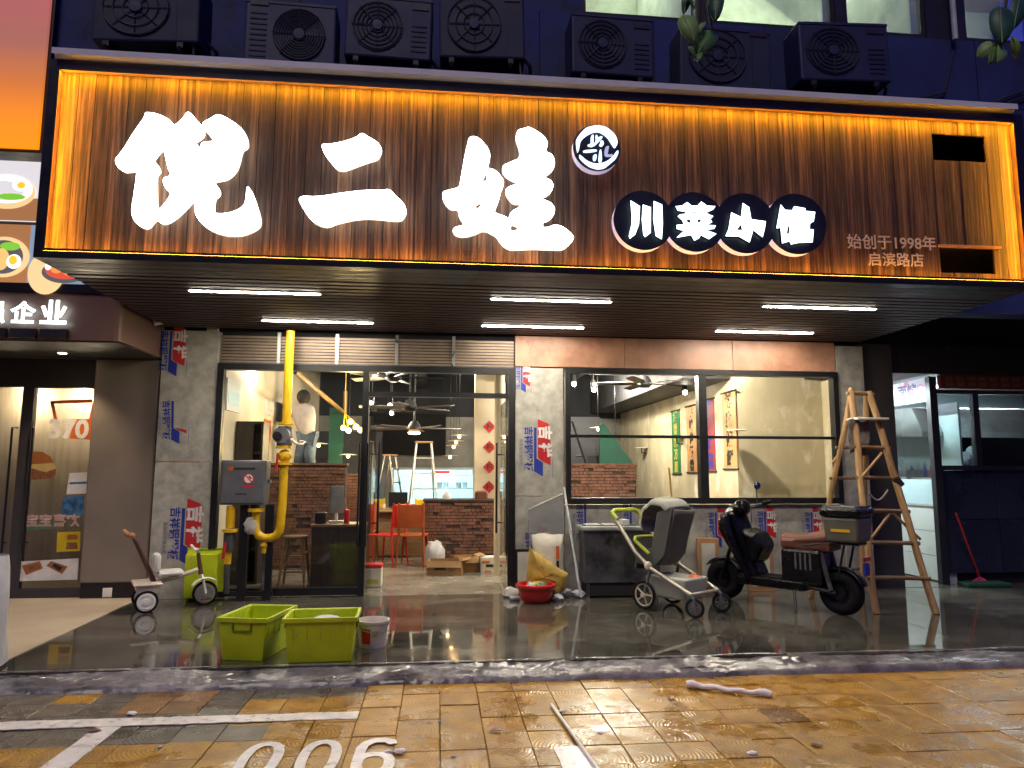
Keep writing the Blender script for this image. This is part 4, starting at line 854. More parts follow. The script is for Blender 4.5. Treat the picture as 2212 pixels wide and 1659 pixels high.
# mop against the counter
a, b = P(2065, 1108, 8.40), G(2118, 1262)
mp = thing('mop', 'red handled mop with a pink head leaning on the dark counter', 'mop', (b.x, b.y, 0))
MB().tube([a, (b.x, b.y, .07)], .011).build('handle', 'print_red', mp); hd = MB()
for k in range(16):
    an = 2*pi*k/16; hd.tube([(b.x, b.y, .08), (b.x+.05*cos(an), b.y+.05*sin(an), .05), (b.x+.10*cos(an), b.y+.10*sin(an), .012)], .014, 5)
mat('mop_pink', (.45, .02, .12), .9); hd.build('mop_head', 'mop_pink', mp)
a, b = P(2072, 1236, 8.44), P(2165, 1236, 8.44)
tag(MB().box(a.x, b.x, 8.30, 8.50, .004, .05).build('green_tray', 'green_wall', bevel=.01), 'flat green tray on the ground below the dark counter', 'tray')

# ------------------------------------------------------------------ the dining room behind the glass
RX0, RX1, RY0, RY1, RZ = -2.56, 4.0, DF+.05, 15.5, 3.55
kind(MB().box(-2.8, 5.3, RY0, 18.5, -.14, .0005).build('room_floor', 'room_floor'))
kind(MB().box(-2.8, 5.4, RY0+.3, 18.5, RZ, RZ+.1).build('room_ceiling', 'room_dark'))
kind(MB().box(RX0-.12, RX0, RY0+.02, 18.5, 0, RZ).build('wall_left', 'cream_wall'))
kind(MB().box(RX1, RX1+.12, 9.42, RY1, 0, RZ).build('wall_right', 'limewash'))
kind(MB().box(RX1, 5.5, 9.30, 9.42, 0, RZ).build('wall_pier', 'limewash'))
kind(MB().box(5.24, 5.3, RY0+.1, 9.3, 0, RZ).build('wall_return', 'limewash'))
# back wall with the kitchen hatch
kx0, kx1 = P(850, 1050, RY1).x, P(1022, 1050, RY1).x; kz0, kz1 = P(930, 1098, RY1).z, P(930, 1015, RY1).z
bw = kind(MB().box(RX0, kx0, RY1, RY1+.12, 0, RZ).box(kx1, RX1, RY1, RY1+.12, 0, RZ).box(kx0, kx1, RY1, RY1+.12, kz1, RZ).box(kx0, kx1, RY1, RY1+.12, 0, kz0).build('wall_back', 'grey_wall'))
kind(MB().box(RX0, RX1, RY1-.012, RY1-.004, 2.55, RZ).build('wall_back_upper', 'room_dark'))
MB().box(kx0-.05, kx0, RY1-.02, RY1-.001, kz0, kz1).box(kx1, kx1+.05, RY1-.02, RY1-.001, kz0, kz1).box(kx0-.05, kx1+.05, RY1-.02, RY1-.001, kz1, kz1+.05).build('hatch_frame', 'pale_blue', bw)
mat('kitchen_white', (.55, .72, .75), .4, var=.1)
kind(MB().box(kx0-.6, kx1+.6, 17.6, 17.7, 0, RZ).box(kx0-.7, kx0-.6, RY1+.13, 17.7, 0, RZ).box(kx1+.6, kx1+.7, RY1+.13, 17.7, 0, RZ).build('wall_kitchen', 'kitchen_white'))
kt = thing('kitchen_shelf', 'steel shelf of pale crockery inside the bright kitchen hatch', 'shelf', (kx0+.6, 16.6, 0))
xs_ = kx0 + .75
MB().box(xs_, kx1+.3, 16.4, 16.8, .98, 1.0).build('shelf_board', 'hood_steel', kt); MB().box(xs_, kx1+.3, 16.4, 16.8, 1.28, 1.30).build('shelf_board', 'hood_steel', kt)
for k in range(8):
    x = xs_ + .08 + .145*k
    MB(M=T(x, 16.5, 1.001 if k % 3 else 1.301)).lathe([(.05, 0), (.06, .12), (.055, .13)], 12).build('bowl_stack', ['white_panel', 'hood_steel', 'pale_blue'][k % 3], kt)
MB().box(xs_+.1, xs_+.45, 16.42, 16.44, 1.33, 1.39).build('label_strip', 'print_red', kt)
tl = thing('tube_light', 'cool white tube light inside the far kitchen hatch', 'tube light', ((kx0+kx1)/2, 16.2, 2.3))
MB().tube([(kx0, 16.2, 2.3), (kx1, 16.2, 2.3)], .02).build('tube', 'tube_cool', tl); MB().box(kx0, kx1, 16.17, 16.23, 2.33, 2.37).build('housing', 'white_metal', tl)
ld = bpy.data.lights.new('tube_glow', 'AREA'); ld.shape = 'RECTANGLE'; ld.size = 1.6; ld.size_y = .3; ld.energy = 50; ld.color = (.70, .95, 1); lo = bpy.data.objects.new('tube_glow', ld); COL.objects.link(lo); lo.parent = tl; lo.location = (0, 0, -.05)
# black panel above the hatch
a, b = P(808, 893, RY1-.06), P(962, 983, RY1-.06)
tag(MB().box(a.x, b.x, RY1-.08, RY1-.01, b.z, a.z).build('menu_board', 'screen_black', bevel=.01), 'large black board on the back wall above the kitchen hatch', 'board')

# lamps of the room
def lamp_light(root, loc, e, col=(1, .80, .52), r=.05):
    ld = bpy.data.lights.new('lamp_glow', 'POINT'); ld.energy = e; ld.shadow_soft_size = r; ld.color = col
    lo = bpy.data.objects.new('lamp_glow', ld); COL.objects.link(lo); lo.parent = root; lo.location = wm(root).inverted() @ Vector(loc)
def spot(px, py, Y, lab, e=18, m='bulb_white', at=None):
    p = P(px, py, Y) if at is None else Vector(at); Y = p.y; t = thing('track_spot', lab, 'spotlight', p, 0, 'ceiling spots in the dining room')
    MB().tube([(p.x, Y, p.z+.02), (p.x, Y+.05, p.z+.14)], [.045, .035], 12).build('can', 'black_metal', t)
    MB().tube([(p.x, Y+.04, p.z+.12), (p.x, Y+.04, RZ)], .008, 6).build('stem', 'black_metal', t)
    MB().blob((p.x, Y, p.z), .032, 12, 8).build('bulb', m, t, smooth=True)
    if e: lamp_light(t, (p.x, Y-.08, p.z-.08), e, (1, .89, .70))
SP = [(812, 806, 9.6, 'bright ceiling spot just inside the top of the doorway', 22), (843, 876, 11.5, 'bright ceiling spot hanging mid room left of the fans', 18), (803, 870, 11.8, 'dimmer ceiling spot beside the bright mid room spot', 0), (846, 893, 12.4, 'lower ceiling spot under the bright mid room spot', 0), (1283, 842, 10.3, 'ceiling spot at the top left of the big window', 0),
      (1240, 830, 10.6, 'small ceiling spot behind the left edge of the big window', 14), (1480, 848, 10.2, 'pale track spot at the top right of the left window pane', 0)]
for a in SP: spot(*a)
spot(0, 0, 0, 'added ceiling spot brightening the limewashed pier, above the right pane', 95, at=(3.2, 8.80, 2.95))  # extra lamp added out of view to brighten the pier
spot(0, 0, 0, 'added ceiling spot brightening the scroll wall, over the left pane', 120, at=(2.45, 10.0, 2.92)); spot(0, 0, 0, 'added ceiling spot brightening the deep end of the scroll wall', 85, at=(2.75, 12.6, 2.95))  # two more lamps added only to brighten the right wall
spot(560, 780, 10.0, 'ceiling spot over the posters of the left wall', 26)
spot(1000, 790, 13.0, 'ceiling spot above the fans near the back wall', 26)
# globe chandelier
c0 = P(745, 893, 11.2)
ch = thing('chandelier', 'brass branching chandelier with five glowing globes', 'chandelier', c0)
for k, (px, py) in enumerate(((757, 911), (742, 924), (769, 922), (753, 930), (779, 929))):
    p = P(px, py, 11.2 + .06*(k % 2)); MB().tube([c0, c0.lerp(p, .55)+Vector((0, 0, .03)), p], .008, 6).build('arm', 'gas_yellow', ch); MB().blob(p, .042, 14, 10).build('globe', 'bulb_warm', ch, smooth=True)
MB().tube([c0, (c0.x, c0.y, RZ)], .008, 6).build('rod', 'gas_yellow', ch)
lamp_light(ch, (c0.x+.1, c0.y-.1, c0.z-.45), 22, (1, .72, .32), .12)
# small shaded pendants
for k, (px, py, Y, e) in enumerate(((752, 988, 12.5, 4), (992, 946, 13.2, 0), (985, 958, 13.4, 0), (980, 968, 13.6, 0), (972, 990, 13.8, 0), (1292, 930, 12.6, 0), (1330, 994, 12.6, 0), (688, 965, 11.9, 0))):
    p = P(px, py, Y)
    t = thing('pendant_lamp', ['near the green stair wall left of the door pull', 'highest of the four by the red diamonds', 'second of the four by the red diamonds', 'third of the four by the red diamonds', 'lowest of the four by the red diamonds', 'before the dark stair in the big window', 'low over the brick wall in the big window', 'beside the man on the brick wall'][k], 'pendant lamp', p, 0, 'shaded pendant lamps')
    t['label'] = 'small flat shaded pendant lamp ' + t['label']
    MB(M=T(p.x, Y, p.z)).lathe([(.0, .07), (.03, .068), (.15, .05), (.155, .045), (.03, .05), (0, .05)], 20).build('shade', 'cream_plastic', t, smooth=True)
    MB().blob((p.x, Y, p.z+.02), .03, 10, 7).build('bulb', 'bulb_dim', t, smooth=True); MB().tube([(p.x, Y, p.z+.07), (p.x, Y, RZ)], .004, 5).build('cord', 'black_metal', t)
    if e: lamp_light(t, (p.x, Y, p.z-.08), e)
# ceiling fans
def fan(px, py, Y, R_, rz, lab, lamp=True):
    p = P(px, py, Y); t = thing('ceiling_fan', lab, 'ceiling fan', p, rz, 'ceiling fans')
    MB(True).lathe([(.0, .12), (.05, .11), (.10, .04), (.11, -.02), (.06, -.06), (0, -.06)], 18).build('motor', 'duct', t, smooth=True); MB(True).tube([(0, 0, .1), (0, 0, RZ-p.z)], .014, 8).build('rod', 'duct', t)
    for k in range(5):
        M = R(2*pi*k/5, 'Z') @ T(0, 0, .0) @ R(.2, 'X')
        MB(True).add([(.1, -.035, 0), (.25, -.07, 0), (R_, -.06, 0), (R_, .06, 0), (.25, .07, 0), (.1, .035, 0)], [(0, 1, 2, 3, 4, 5)], M).build('blade', 'dark_wood', t, solid=.012)
    if lamp: MB(True).lathe([(0, -.10), (.09, -.09), (.10, -.065), (0, -.062)], 16).build('light_bowl', 'bulb_dim', t, smooth=True)
fan(895, 925, 11.3, .75, .2, 'ceiling fan with a lit bowl in the centre of the doorway'); fan(885, 880, 10.4, .72, .7, 'upper dark ceiling fan closer to the doorway', False); fan(1392, 828, 10.0, .75, .4, 'ceiling fan at the top of the left window pane', False); fan(850, 815, 9.5, .65, .1, 'ceiling fan partly hidden by the door header', False)
# ducts and pipes below the ceiling
for k, (a, b, r) in enumerate((((-2.3, 9.2, 3.25), (3.6, 9.6, 3.3), .09), ((-1.6, 10.6, 3.3), (3.8, 10.5, 3.25), .07), ((-.6, 8.8, 3.3), (-.4, 15.3, 3.3), .16), ((1.2, 8.8, 3.1), (1.3, 15.3, 3.1), .12), ((2.7, 8.8, 3.35), (2.7, 15.3, 3.3), .10), ((-2.4, 12.5, 3.3), (3.8, 12.3, 3.2), .12))):
    tag(MB().tube([a, b], r, 12).build('ceiling_duct', 'duct', smooth=True), ['slim dark pipe crossing just behind the shop front', 'dark pipe crossing above the fans', 'thick dark duct running back over the doorway', 'dark duct running back over the middle post', 'dark duct running back over the big window', 'dark duct crossing deep in the room'][k], 'duct')
tag(MB().box(3.3, 3.998, 9.43, 15.4, 2.66, 3.5).build('beam_casing', 'duct', bevel=.01), 'dark grey boxed beam along the top of the scroll wall', 'beam')
mat('grip_ochre', (.36, .20, .05), .5)
a, b = P(637, 803, 9.0), P(745, 893, 13.0)
tag(MB().tube([a, b, (b.x, b.y, b.z+.4)], .034, 10).build('gas_pipe', 'grip_ochre', smooth=True), 'long ochre gas pipe running back under the dining room ceiling', 'pipe')

# brickwork: bricks joined per wall (too small to pick apart)
def brick_wall(name, label, x0, x1, y0, y1, z1, seed, cat='brick wall', holes=.06, top=None):
    t = thing(name, label, cat, ((x0+x1)/2, (y0+y1)/2, 0)); rg = random.Random(seed)
    MB().box(x0+.01, x1-.01, y0+.012, y1-.01, 0, z1-.01).build('core', 'mortar', t)
    b = MB(); h = .048; z = 0; row = 0
    while z + h < z1:
        x = x0 - (.11 if row % 2 else 0)
        while x < x1:
            w_ = .20 if rg.random() > .4 else .066
            a, c = max(x, x0), min(x+w_-.01, x1)
            if c - a > .03 and rg.random() > holes:
                d = rg.uniform(-.008, .010); b.box(a, c, y0-d, y0+.03, z+.004, z+h-.004)
            x += w_
        b.box(x0-.004, x0+.03, y0, y1, z+.004, z+h-.004) if row % 2 else None
        z += h; row += 1
    kind(b.build('bricks', 'brick', t), 'stuff')
    MB().box(x0-.01, x1+.01, y0-.012, y1+.01, z1-.012, z1+.02).build('coping', top or 'brick', t)
    return t
brick_wall('brick_wall', 'tall red brick partition with holes below the man in grey', -2.54, P(745, 1100, 10.6).x, 10.6, 10.85, P(680, 1003, 10.6).z, 1)
brick_wall('brick_wall', 'lower red brick partition right behind the cash desk', P(748, 1100, 12).x, P(800, 1100, 12).x, 12, 12.2, P(770, 1026, 12).z, 2)
brick_wall('brick_counter', 'dark brick counter with perforated front right of the doorway', P(914, 1150, 11.05).x, P(1098, 1150, 11.05).x, 11.05, 11.6, P(1000, 1082, 11.05).z, 3, 'counter', .16, 'dark_wood')
brick_wall('brick_wall', 'red brick partition seen through the left window pane', P(1215, 1040, 11).x, P(1376, 1040, 11).x, 11, 11.25, P(1300, 1004, 11).z, 4, holes=.07)
# man on the partition, back turned, reaching to the wall
def person():
    Y = 11.35; pts = {k: P(px, py, Y+dy) for k, (px, py, dy) in dict(pel=(664, 946, 0), waist=(662, 925, 0), chest=(652, 893, -.03), neck=(655, 873, -.02), head=(656, 862, -.02), crown=(657, 853, -.02), shl=(638, 884, .05), ell=(622, 898, .22), hal=(612, 880, .35), shr=(672, 886, .0), elr=(668, 905, .28), har=(640, 893, .40), hl=(655, 948, .0), kl=(648, 984, -.06), al=(640, 1025, .05), fl=(632, 1030, -.02), hr=(674, 948, 0), kr=(668, 986, -.10), ar=(676, 1030, .04), frr=(668, 1034, -.04)).items()}
    t = thing('person', 'man in a grey shirt and blue jeans kneeling up, back turned, reaching left', 'person', (pts['pel'].x, Y, pts['al'].z))
    names = list(pts); idx = {n: i for i, n in enumerate(names)}
    ed = [('pel','waist'),('waist','chest'),('chest','neck'),('neck','head'),('head','crown'),('chest','shl'),('shl','ell'),('ell','hal'),('chest','shr'),('shr','elr'),('elr','har'),('pel','hl'),('hl','kl'),('kl','al'),('al','fl'),('pel','hr'),('hr','kr'),('kr','ar'),('ar','frr')]
    rad = dict(pel=.125, waist=.135, chest=.16, neck=.05, head=.095, crown=.07, shl=.075, ell=.05, hal=.035, shr=.075, elr=.05, har=.035, hl=.088, kl=.08, al=.05, fl=.04, hr=.088, kr=.08, ar=.05, frr=.04)
    def skin(nm, use, m, grow=0.):
        ns = [n for n in names if any(n in e for e in use)]
        me = bpy.data.meshes.new(nm); inv = wm(t).inverted(); me.from_pydata([tuple(inv @ pts[n]) for n in ns], [(ns.index(a), ns.index(b)) for a, b in use], [])
        o = bpy.data.objects.new(nm, me); COL.objects.link(o); o.parent = t; md = o.modifiers.new('skin', 'SKIN')
        for i, n in enumerate(ns): me.skin_vertices[0].data[i].radius = ((rad[n]*(.92 if grow else (.42 if n in ('pel', 'waist', 'chest', 'hl', 'hr', 'kl', 'kr', 'shl', 'shr') else .92))+grow),)*2
        me.skin_vertices[0].data[0].use_root = True; s = o.modifiers.new('sub', 'SUBSURF'); s.levels = s.render_levels = 2; md.use_smooth_shade = True
        me.materials.append(MATS[m]); return o
    skin('body', ed, 'skin')
    skin('shirt', [('pel','waist'),('waist','chest'),('chest','neck'),('chest','shl'),('shl','ell'),('chest','shr'),('shr','elr')], 'shirt', .02)
    skin('jeans', [('pel','hl'),('hl','kl'),('kl','al'),('pel','hr'),('hr','kr'),('kr','ar')], 'denim', .018)
    h = pts['head']; MB().blob(h+Vector((0, -.015, .03)), (.105, .11, .115), 14, 10, .12, 4, 3).build('hair', 'hair', t, smooth=True)
person()
mtop = P(660, 1034, 11.35).z
tag(MB().box(-2.5, -1.55, 11.1, 11.7, 0, mtop).build('work_platform', 'dark_wood', bevel=.01), 'dark wooden box under the man behind the brick partition', 'platform')
# left wall: cabinet, posters, orange sign
x1_ = P(566, 1000, 9.3).x
cb = thing('cabinet', 'tall dark brown open cabinet behind the left glass pane', 'cabinet', (RX0+.25, 9.4, 0)); cz = P(520, 915, 9.3).z
MB().box(RX0+.01, x1_-.12, 9.3, 9.33, 0, cz).build('side_panel', 'dark_wood', cb); MB().box(x1_-.25, x1_, 9.62, 9.65, 0, cz).box(x1_-.03, x1_, 9.3, 9.65, 0, cz).build('back_panel', 'dark_wood', cb); MB().box(RX0+.01, x1_, 9.3, 9.65, cz, cz+.03).build('top', 'dark_wood', cb)
for z in (.4, .8, 1.2, 1.6): MB().box(x1_-.25, x1_-.03, 9.33, 9.62, z, z+.025).build('shelf', 'dark_wood', cb)
def wall_print(Y0, Y1, z0, z1, m, nm, lab, inner=None):
    t = thing(nm, lab, 'poster', (RX0, (Y0+Y1)/2, z0)); MB().box(RX0+.002, RX0+.02, Y0, Y1, z0, z1).build('sheet', m, t)
    if inner: MB().box(RX0+.021, RX0+.023, Y0+.05, Y1-.05, z0+.08, z1-.15).build('print', inner, t)
def pz(px, py, X=RX0): q = PX(px, py, X); return q.y, q.z
ya, za = pz(489, 815); yb, zb2 = pz(514, 893); wall_print(ya, yb, zb2, za, 'white_panel', 'poster', 'pale certificate poster on the left wall behind the glass', 'pale_blue')
ya, za = pz(574, 862); yb, zb2 = pz(588, 900); wall_print(ya, yb, zb2, za, 'board_white', 'poster', 'small white notice on the left wall beyond the cabinet', 'print_red')
ya, za = pz(597, 868); yb, zb2 = pz(612, 915); wall_print(ya, yb, zb2, za, 'print_black', 'poster', 'dark framed notice on the left wall beyond the gas pipe')
ya, za = pz(570, 905); yb, zb2 = pz(581, 955); wall_print(ya, yb, zb2, za, 'chair_orange', 'poster', 'bright orange vertical sign on the left wall')
# stairs and green wall deep in the room
st = thing('staircase', 'dark stairs rising along a green wall left of the black board', 'stairs', (-1.7, 13.2, 0))
for k in range(7): MB().box(-2.5, -1.15, 13.0+.26*k, 13.26+.26*k, 0, 1.15+.17*k).build('step', 'duct', st)
MB().box(-1.95, -1.70, 12.92, 12.98, 1.3, 2.5).build('side_wall', 'green_wall', st)
st = thing('staircase', 'dark stairs with a green side wall seen through the left window pane', 'stairs', (2.6, 13, 0))
for k in range(8): MB().box(2.3, 3.2, 12.2+.26*k, 12.46+.26*k, 0, 1.35+.16*k).build('step', 'duct', st)
MB().prism([(P(a, b, 12.1).x, P(a, b, 12.1).z) for a, b in ((1296, 918), (1304, 914), (1372, 1006), (1296, 1006))], 12.1, 12.18, 'Y').build('side_wall', 'green_wall', st)
a, b = P(1236, 910, 12.0), P(1265, 1000, 12.0); MB().tube([a, b], .02).tube([P(1245, 985, 12.0), P(1262, 985, 12.0)], .015).build('rail', 'black_metal', st)
MB().box(2.0, 2.35, 13.6, 13.9, 0, 2.9).build('pier', 'cream_wall', st)
# pillar with four red diamond papers
py0 = 12.9; a, b = P(1026, 900, py0), P(1092, 900, py0)
kind(MB().box(a.x, b.x, py0, py0+.3, 0, RZ).build('wall_pillar', 'cream_wall'))
cp = P(1079, 850, 9.9); tag(MB().tube([(cp.x, 9.9, 0), (cp.x, 9.9, RZ)], .07, 16).build('round_post', 'cream_wall', smooth=True), 'slim round cream post just inside the right door leaf', 'post')
for k, (px, py) in enumerate(((1057, 922), (1057, 966), (1057, 1009), (1056, 1052))):
    c = P(px, py, py0-.01); t = thing('diamond_paper', 'red diamond paper with black character, ' + ['topmost', 'second from the top', 'third from the top', 'lowest'][k] + ' of four on the pillar', 'paper', c, 0, 'red diamond papers')
    s = .115; MB().prism([(c.x-s, c.z), (c.x, c.z-s), (c.x+s, c.z), (c.x, c.z+s)], py0-.012, py0-.008, 'Y').build('paper', 'print_red', t)
    place_mesh(text_mesh('福', .11, .004), 'character', 'print_black', T(c.x, py0-.014, c.z) @ FACE, t)
# scrolls on the right wall
mat('scroll_green', (.015, .17, .055), .6); mat('scroll_tan', (.52, .27, .11), .6); mat('scroll_red', (.28, .025, .04), .6); mat('gold_ink', (.50, .42, .08), .5)
SCR = [(1453, 887, 1470, 1024, 'scroll_green', 'gold_ink', '酒香飘万里', 'narrow green scroll with gold characters on the limewashed wall'), (1485, 876, 1506, 1021, 'scroll_tan', 'print_black', '美味佳肴香', 'tan scroll with black characters left of the window mullion'),
       (1524, 862, 1545, 1018, 'scroll_red', 'print_blue', '好酒好菜', 'dark red scroll right of the window mullion'), (1563, 846, 1592, 1013, 'scroll_tan', 'print_black', '试麻辣鲜', 'broad tan scroll with black characters nearest the pier')]
for (xa, ya, xb, yb, m, ink, s, lab) in SCR:
    q0, q1 = PX(xa, (ya+yb)/2, RX1), PX(xb, (ya+yb)/2, RX1); z1_, z0_ = PX((xa+xb)/2, ya, RX1).z, PX((xa+xb)/2, yb, RX1).z
    yn, yf = min(q0.y, q1.y), max(q0.y, q1.y)
    t = thing('scroll', lab, 'scroll', (RX1, (yn+yf)/2, z0_), 0, 'hanging scrolls'); MB().box(RX1-.012, RX1-.003, yn, yf, z0_, z1_).build('sheet', m, t)
    MB().tube([(RX1-.01, yn-.03, z1_), (RX1-.01, yf+.03, z1_)], .015).build('rod', 'dark_wood', t); MB().tube([(RX1-.01, yn-.03, z0_), (RX1-.01, yf+.03, z0_)], .015).build('rod', 'dark_wood', t)
    hh = (z1_-z0_)/len(s); sz = min(hh*.85, (yf-yn)*.75)
    for k, chh in enumerate(s): place_mesh(text_mesh(chh, sz, .012), 'character', ink, T(RX1-.0145, (yn+yf)/2, z1_-hh*(k+.5)) @ R(-pi/2, 'Z') @ FACE, t)
for k, (px, py) in enumerate(((1386, 968), (1462, 946), (1592, 930))):
    q = PX(px, py, RX1-.10); t = thing('wall_lamp', 'small pale disc lamp on a dark stem, ' + ['farthest left', 'between the green and tan scrolls', 'over the broad tan scroll'][k], 'wall lamp', (RX1, q.y, q.z), 0, 'disc lamps on the scroll wall')
    MB(M=T(q.x, q.y, q.z)).lathe([(0, .015), (.12, .012), (.13, 0), (0, 0)], 18).build('disc', 'cream_plastic', t); MB().tube([(q.x, q.y, q.z), (q.x, q.y, q.z-.09), (RX1, q.y, q.z-.10)], .012).build('stem', 'black_metal', t)

# cash desk, stool, chairs, table, boxes
cx0, cx1 = P(671, 1200, 9.0).x, P(786, 1200, 9.0).x; ctz = P(725, 1138, 9.0).z
cd = thing('cash_desk', 'low dark wood cash desk behind the left glass pane', 'desk', ((cx0+cx1)/2, 9.2, 0))
MB().box(cx0, cx1, 9.0, 9.45, 0, ctz).build('cabinet_body', 'dark_wood', cd, bevel=.006); MB().box(cx0-.015, cx1+.015, 8.98, 9.47, ctz, ctz+.03).build('desk_top', 'stool_wood', cd, bevel=.004); MB().box(cx0+.28, cx0+.285, 8.996, 9.0, .05, ctz-.04).build('door_gap', 'print_black', cd)
MB().box(cx1-.12, cx1+.02, 9.46, 9.75, 0, ctz+.62).build('raised_side', 'dark_wood', cd)
c = P(727, 1098, 9.2); mo = thing('till_screen', 'grey till screen turned sideways on the cash desk', 'screen', (c.x, 9.2, ctz)); MB(M=T(c.x, 9.2, ctz+.25) @ R(.55, 'Z')).box(-.09, .09, -.012, .012, -.10, .24).build('panel', 'meter_grey', mo, bevel=.006); MB().box(c.x-.09, c.x+.09, 9.14, 9.28, ctz+.03, ctz+.06).tube([(c.x, 9.21, ctz+.05), (c.x, 9.21, ctz+.2)], .02).build('stand', 'white_metal', mo)
c = P(694, 1128, 9.1); MBo = MB().box(c.x-.08, c.x+.06, 9.05, 9.2, ctz+.03, ctz+.17).build('card_reader', 'black_plastic', bevel=.02); tag(MBo, 'small black card machine on the cash desk', 'card machine')
c = P(749, 1110, 9.15); o = MB(M=T(c.x, 9.15, ctz+.03)).lathe([(.035, 0), (.04, .16), (.03, .17)], 14).build('drink_cup', 'red_plastic', smooth=True); tag(o, 'red and white cup at the back of the cash desk', 'cup')
def stool(c, lab, h, m):
    t = thing('stool', lab, 'stool', c); MB(True).lathe([(0, h), (.15, h), (.155, h-.015), (.14, h-.035), (0, h-.035)], 20).build('seat', m, t)
    for sx in (-1, 1):
        for sy in (-1, 1): MB(True).tube([(sx*.10, sy*.10, h-.03), (sx*.155, sy*.155, 0)], [.02, .016], 8).build('leg', m, t)
    for z in (.18, .34):
        k = .10 + .055*(1-z/h); MB(True).tube([(-k, -k, z), (k, -k, z)], .011, 6).tube([(-k, k, z), (k, k, z)], .011, 6).tube([(-k, -k, z+.05), (-k, k, z+.05)], .011, 6).tube([(k, -k, z+.05), (k, k, z+.05)], .011, 6).build('stretcher', m, t)
c = G(628, 1270); stool((c.x, c.y+.18, 0), 'brown wooden stool behind the glass beside the gas pipe', P(628, 1158, c.y+.1).z, 'stool_wood')
def chair(c, rz, lab, m, mb):
    t = thing('chair', lab, 'chair', c, rz, 'coloured metal dining chairs')
    MB(True).box(-.20, .20, -.20, .20, .435, .46).build('seat', m, t, bevel=.015); MB(True).box(-.19, .19, -.225, -.205, .56, .90).build('backrest', mb, t, bevel=.01)
    for sx in (-1, 1):
        MB(True).tube([(sx*.18, .18, .44), (sx*.21, .22, 0)], [.018, .014], 8).build('leg', mb, t); MB(True).tube([(sx*.18, -.22, .92), (sx*.18, -.19, .44), (sx*.21, -.24, 0)], [.016, .018, .014], 8).build('leg', mb, t)
c = G(838, 1222); chair((c.x-.02, c.y+.05, 0), radians(60), 'bright red metal chair turned sideways at the table', 'chair_red', 'chair_red')
c = G(885, 1224); chair((c.x+.04, c.y+.12, 0), radians(-8), 'orange red metal chair with its back to the doorway', 'chair_orange', 'chair_rust')
c = G(822, 1200); chair((c.x-.1, c.y+.35, 0), radians(200), 'yellow metal chair on the far side of the table', 'chair_yellow', 'chair_yellow')
c = G(790, 1216); chair((c.x-.1, c.y+.25, 0), radians(85), 'rust orange chair half hidden by the door post', 'chair_orange', 'chair_rust')
c = G(905, 1205); chair((c.x+.05, c.y+.5, 0), radians(170), 'yellow backed chair behind the orange red one', 'chair_red', 'chair_yellow')
c = G(850, 1205); tb = thing('dining_table', 'dark dining table among the coloured chairs', 'table', (c.x, c.y+.35, 0))
MB(True).box(-.42, .38, -.35, .35, .72, .75).build('table_top', 'stool_wood', tb, bevel=.008); MB(True).box(-.06, .06, -.06, .06, .02, .72).build('pedestal', 'black_metal', tb); MB(True).box(-.25, .25, -.25, .25, 0, .02).build('base', 'black_metal', tb)
rg = random.Random(8)
for k in range(7):
    x, y = c.x - .3 + .1*k, c.y + .2 + .25*rg.random(); r = .03+.015*rg.random()
    o = MB(M=T(x, y, .751)).lathe([(r*.6, 0), (r, .05+.03*rg.random()), (r*.95, .085)], 12).build('table_jar', ['chair_orange', 'cream_plastic', 'chair_green', 'seat_brown', 'white_panel', 'gas_yellow', 'red_plastic'][k], smooth=True)
    tag(o, ['orange', 'cream', 'green', 'brown', 'white', 'yellow', 'red'][k] + ' small jar among the clutter on the dining table', 'jar', 'jars on the dining table')
c = P(860, 1080, 12.2); mo = thing('monitor', 'black flat monitor on the serving counter before the hatch', 'monitor', (c.x, 12.2, .7)); a, b = P(840, 1063, 12.2), P(880, 1094, 12.2)
MB().box(a.x, b.x, 12.19, 12.22, b.z, a.z).build('panel', 'screen_black', mo, bevel=.006); MB().box(c.x-.03, c.x+.03, 12.22, 12.25, .78, b.z+.05).box(c.x-.1, c.x+.1, 12.15, 12.3, .77, .785).build('stand', 'black_plastic', mo)
tag(MB().box(P(800, 1100, 12.3).x, P(925, 1100, 12.3).x, 12.0, 12.6, 0, .77).build('serving_counter', 'stool_wood', bevel=.01), 'brown serving counter behind the dining table', 'counter')
# aluminium step ladders
def alu_ladder(x, y, h, w0, w1, d, rz, lab, m='alu'):
    t = thing('step_ladder', lab, 'ladder', (x, y, 0), rz)
    for s in (-1, 1):
        MB(True).tube([(s*w1, -d, 0), (s*w0, -.05, h)], .018, 6).build('front_rail', m, t); MB(True).tube([(s*w1, d, 0), (s*w0, .05, h)], .015, 6).build('rear_rail', m, t)
    n = 6
    for k in range(1, n+1):
        f = k/(n+1); MB(True).box(-(w1+(w0-w1)*f), w1+(w0-w1)*f, -d*(1-f)-.05*f-.035, -d*(1-f)-.05*f+.035, h*f-.012, h*f+.012).build('tread', m, t)
    MB(True).box(-w0-.03, w0+.03, -.09, .09, h, h+.03).build('top_cap', 'tan_frame', t, bevel=.01)
lt = P(913, 957, 12.0); alu_ladder(lt.x, 12.9, P(913, 957, 12.9).z, .13, .30, .45, .1, 'aluminium step ladder standing before the kitchen hatch')
q = P(843, 985, 13.2); alu_ladder(q.x, 13.2, q.z, .10, .16, .35, 1.1, 'black and white step ladder seen edge on left of the monitor', 'steel')
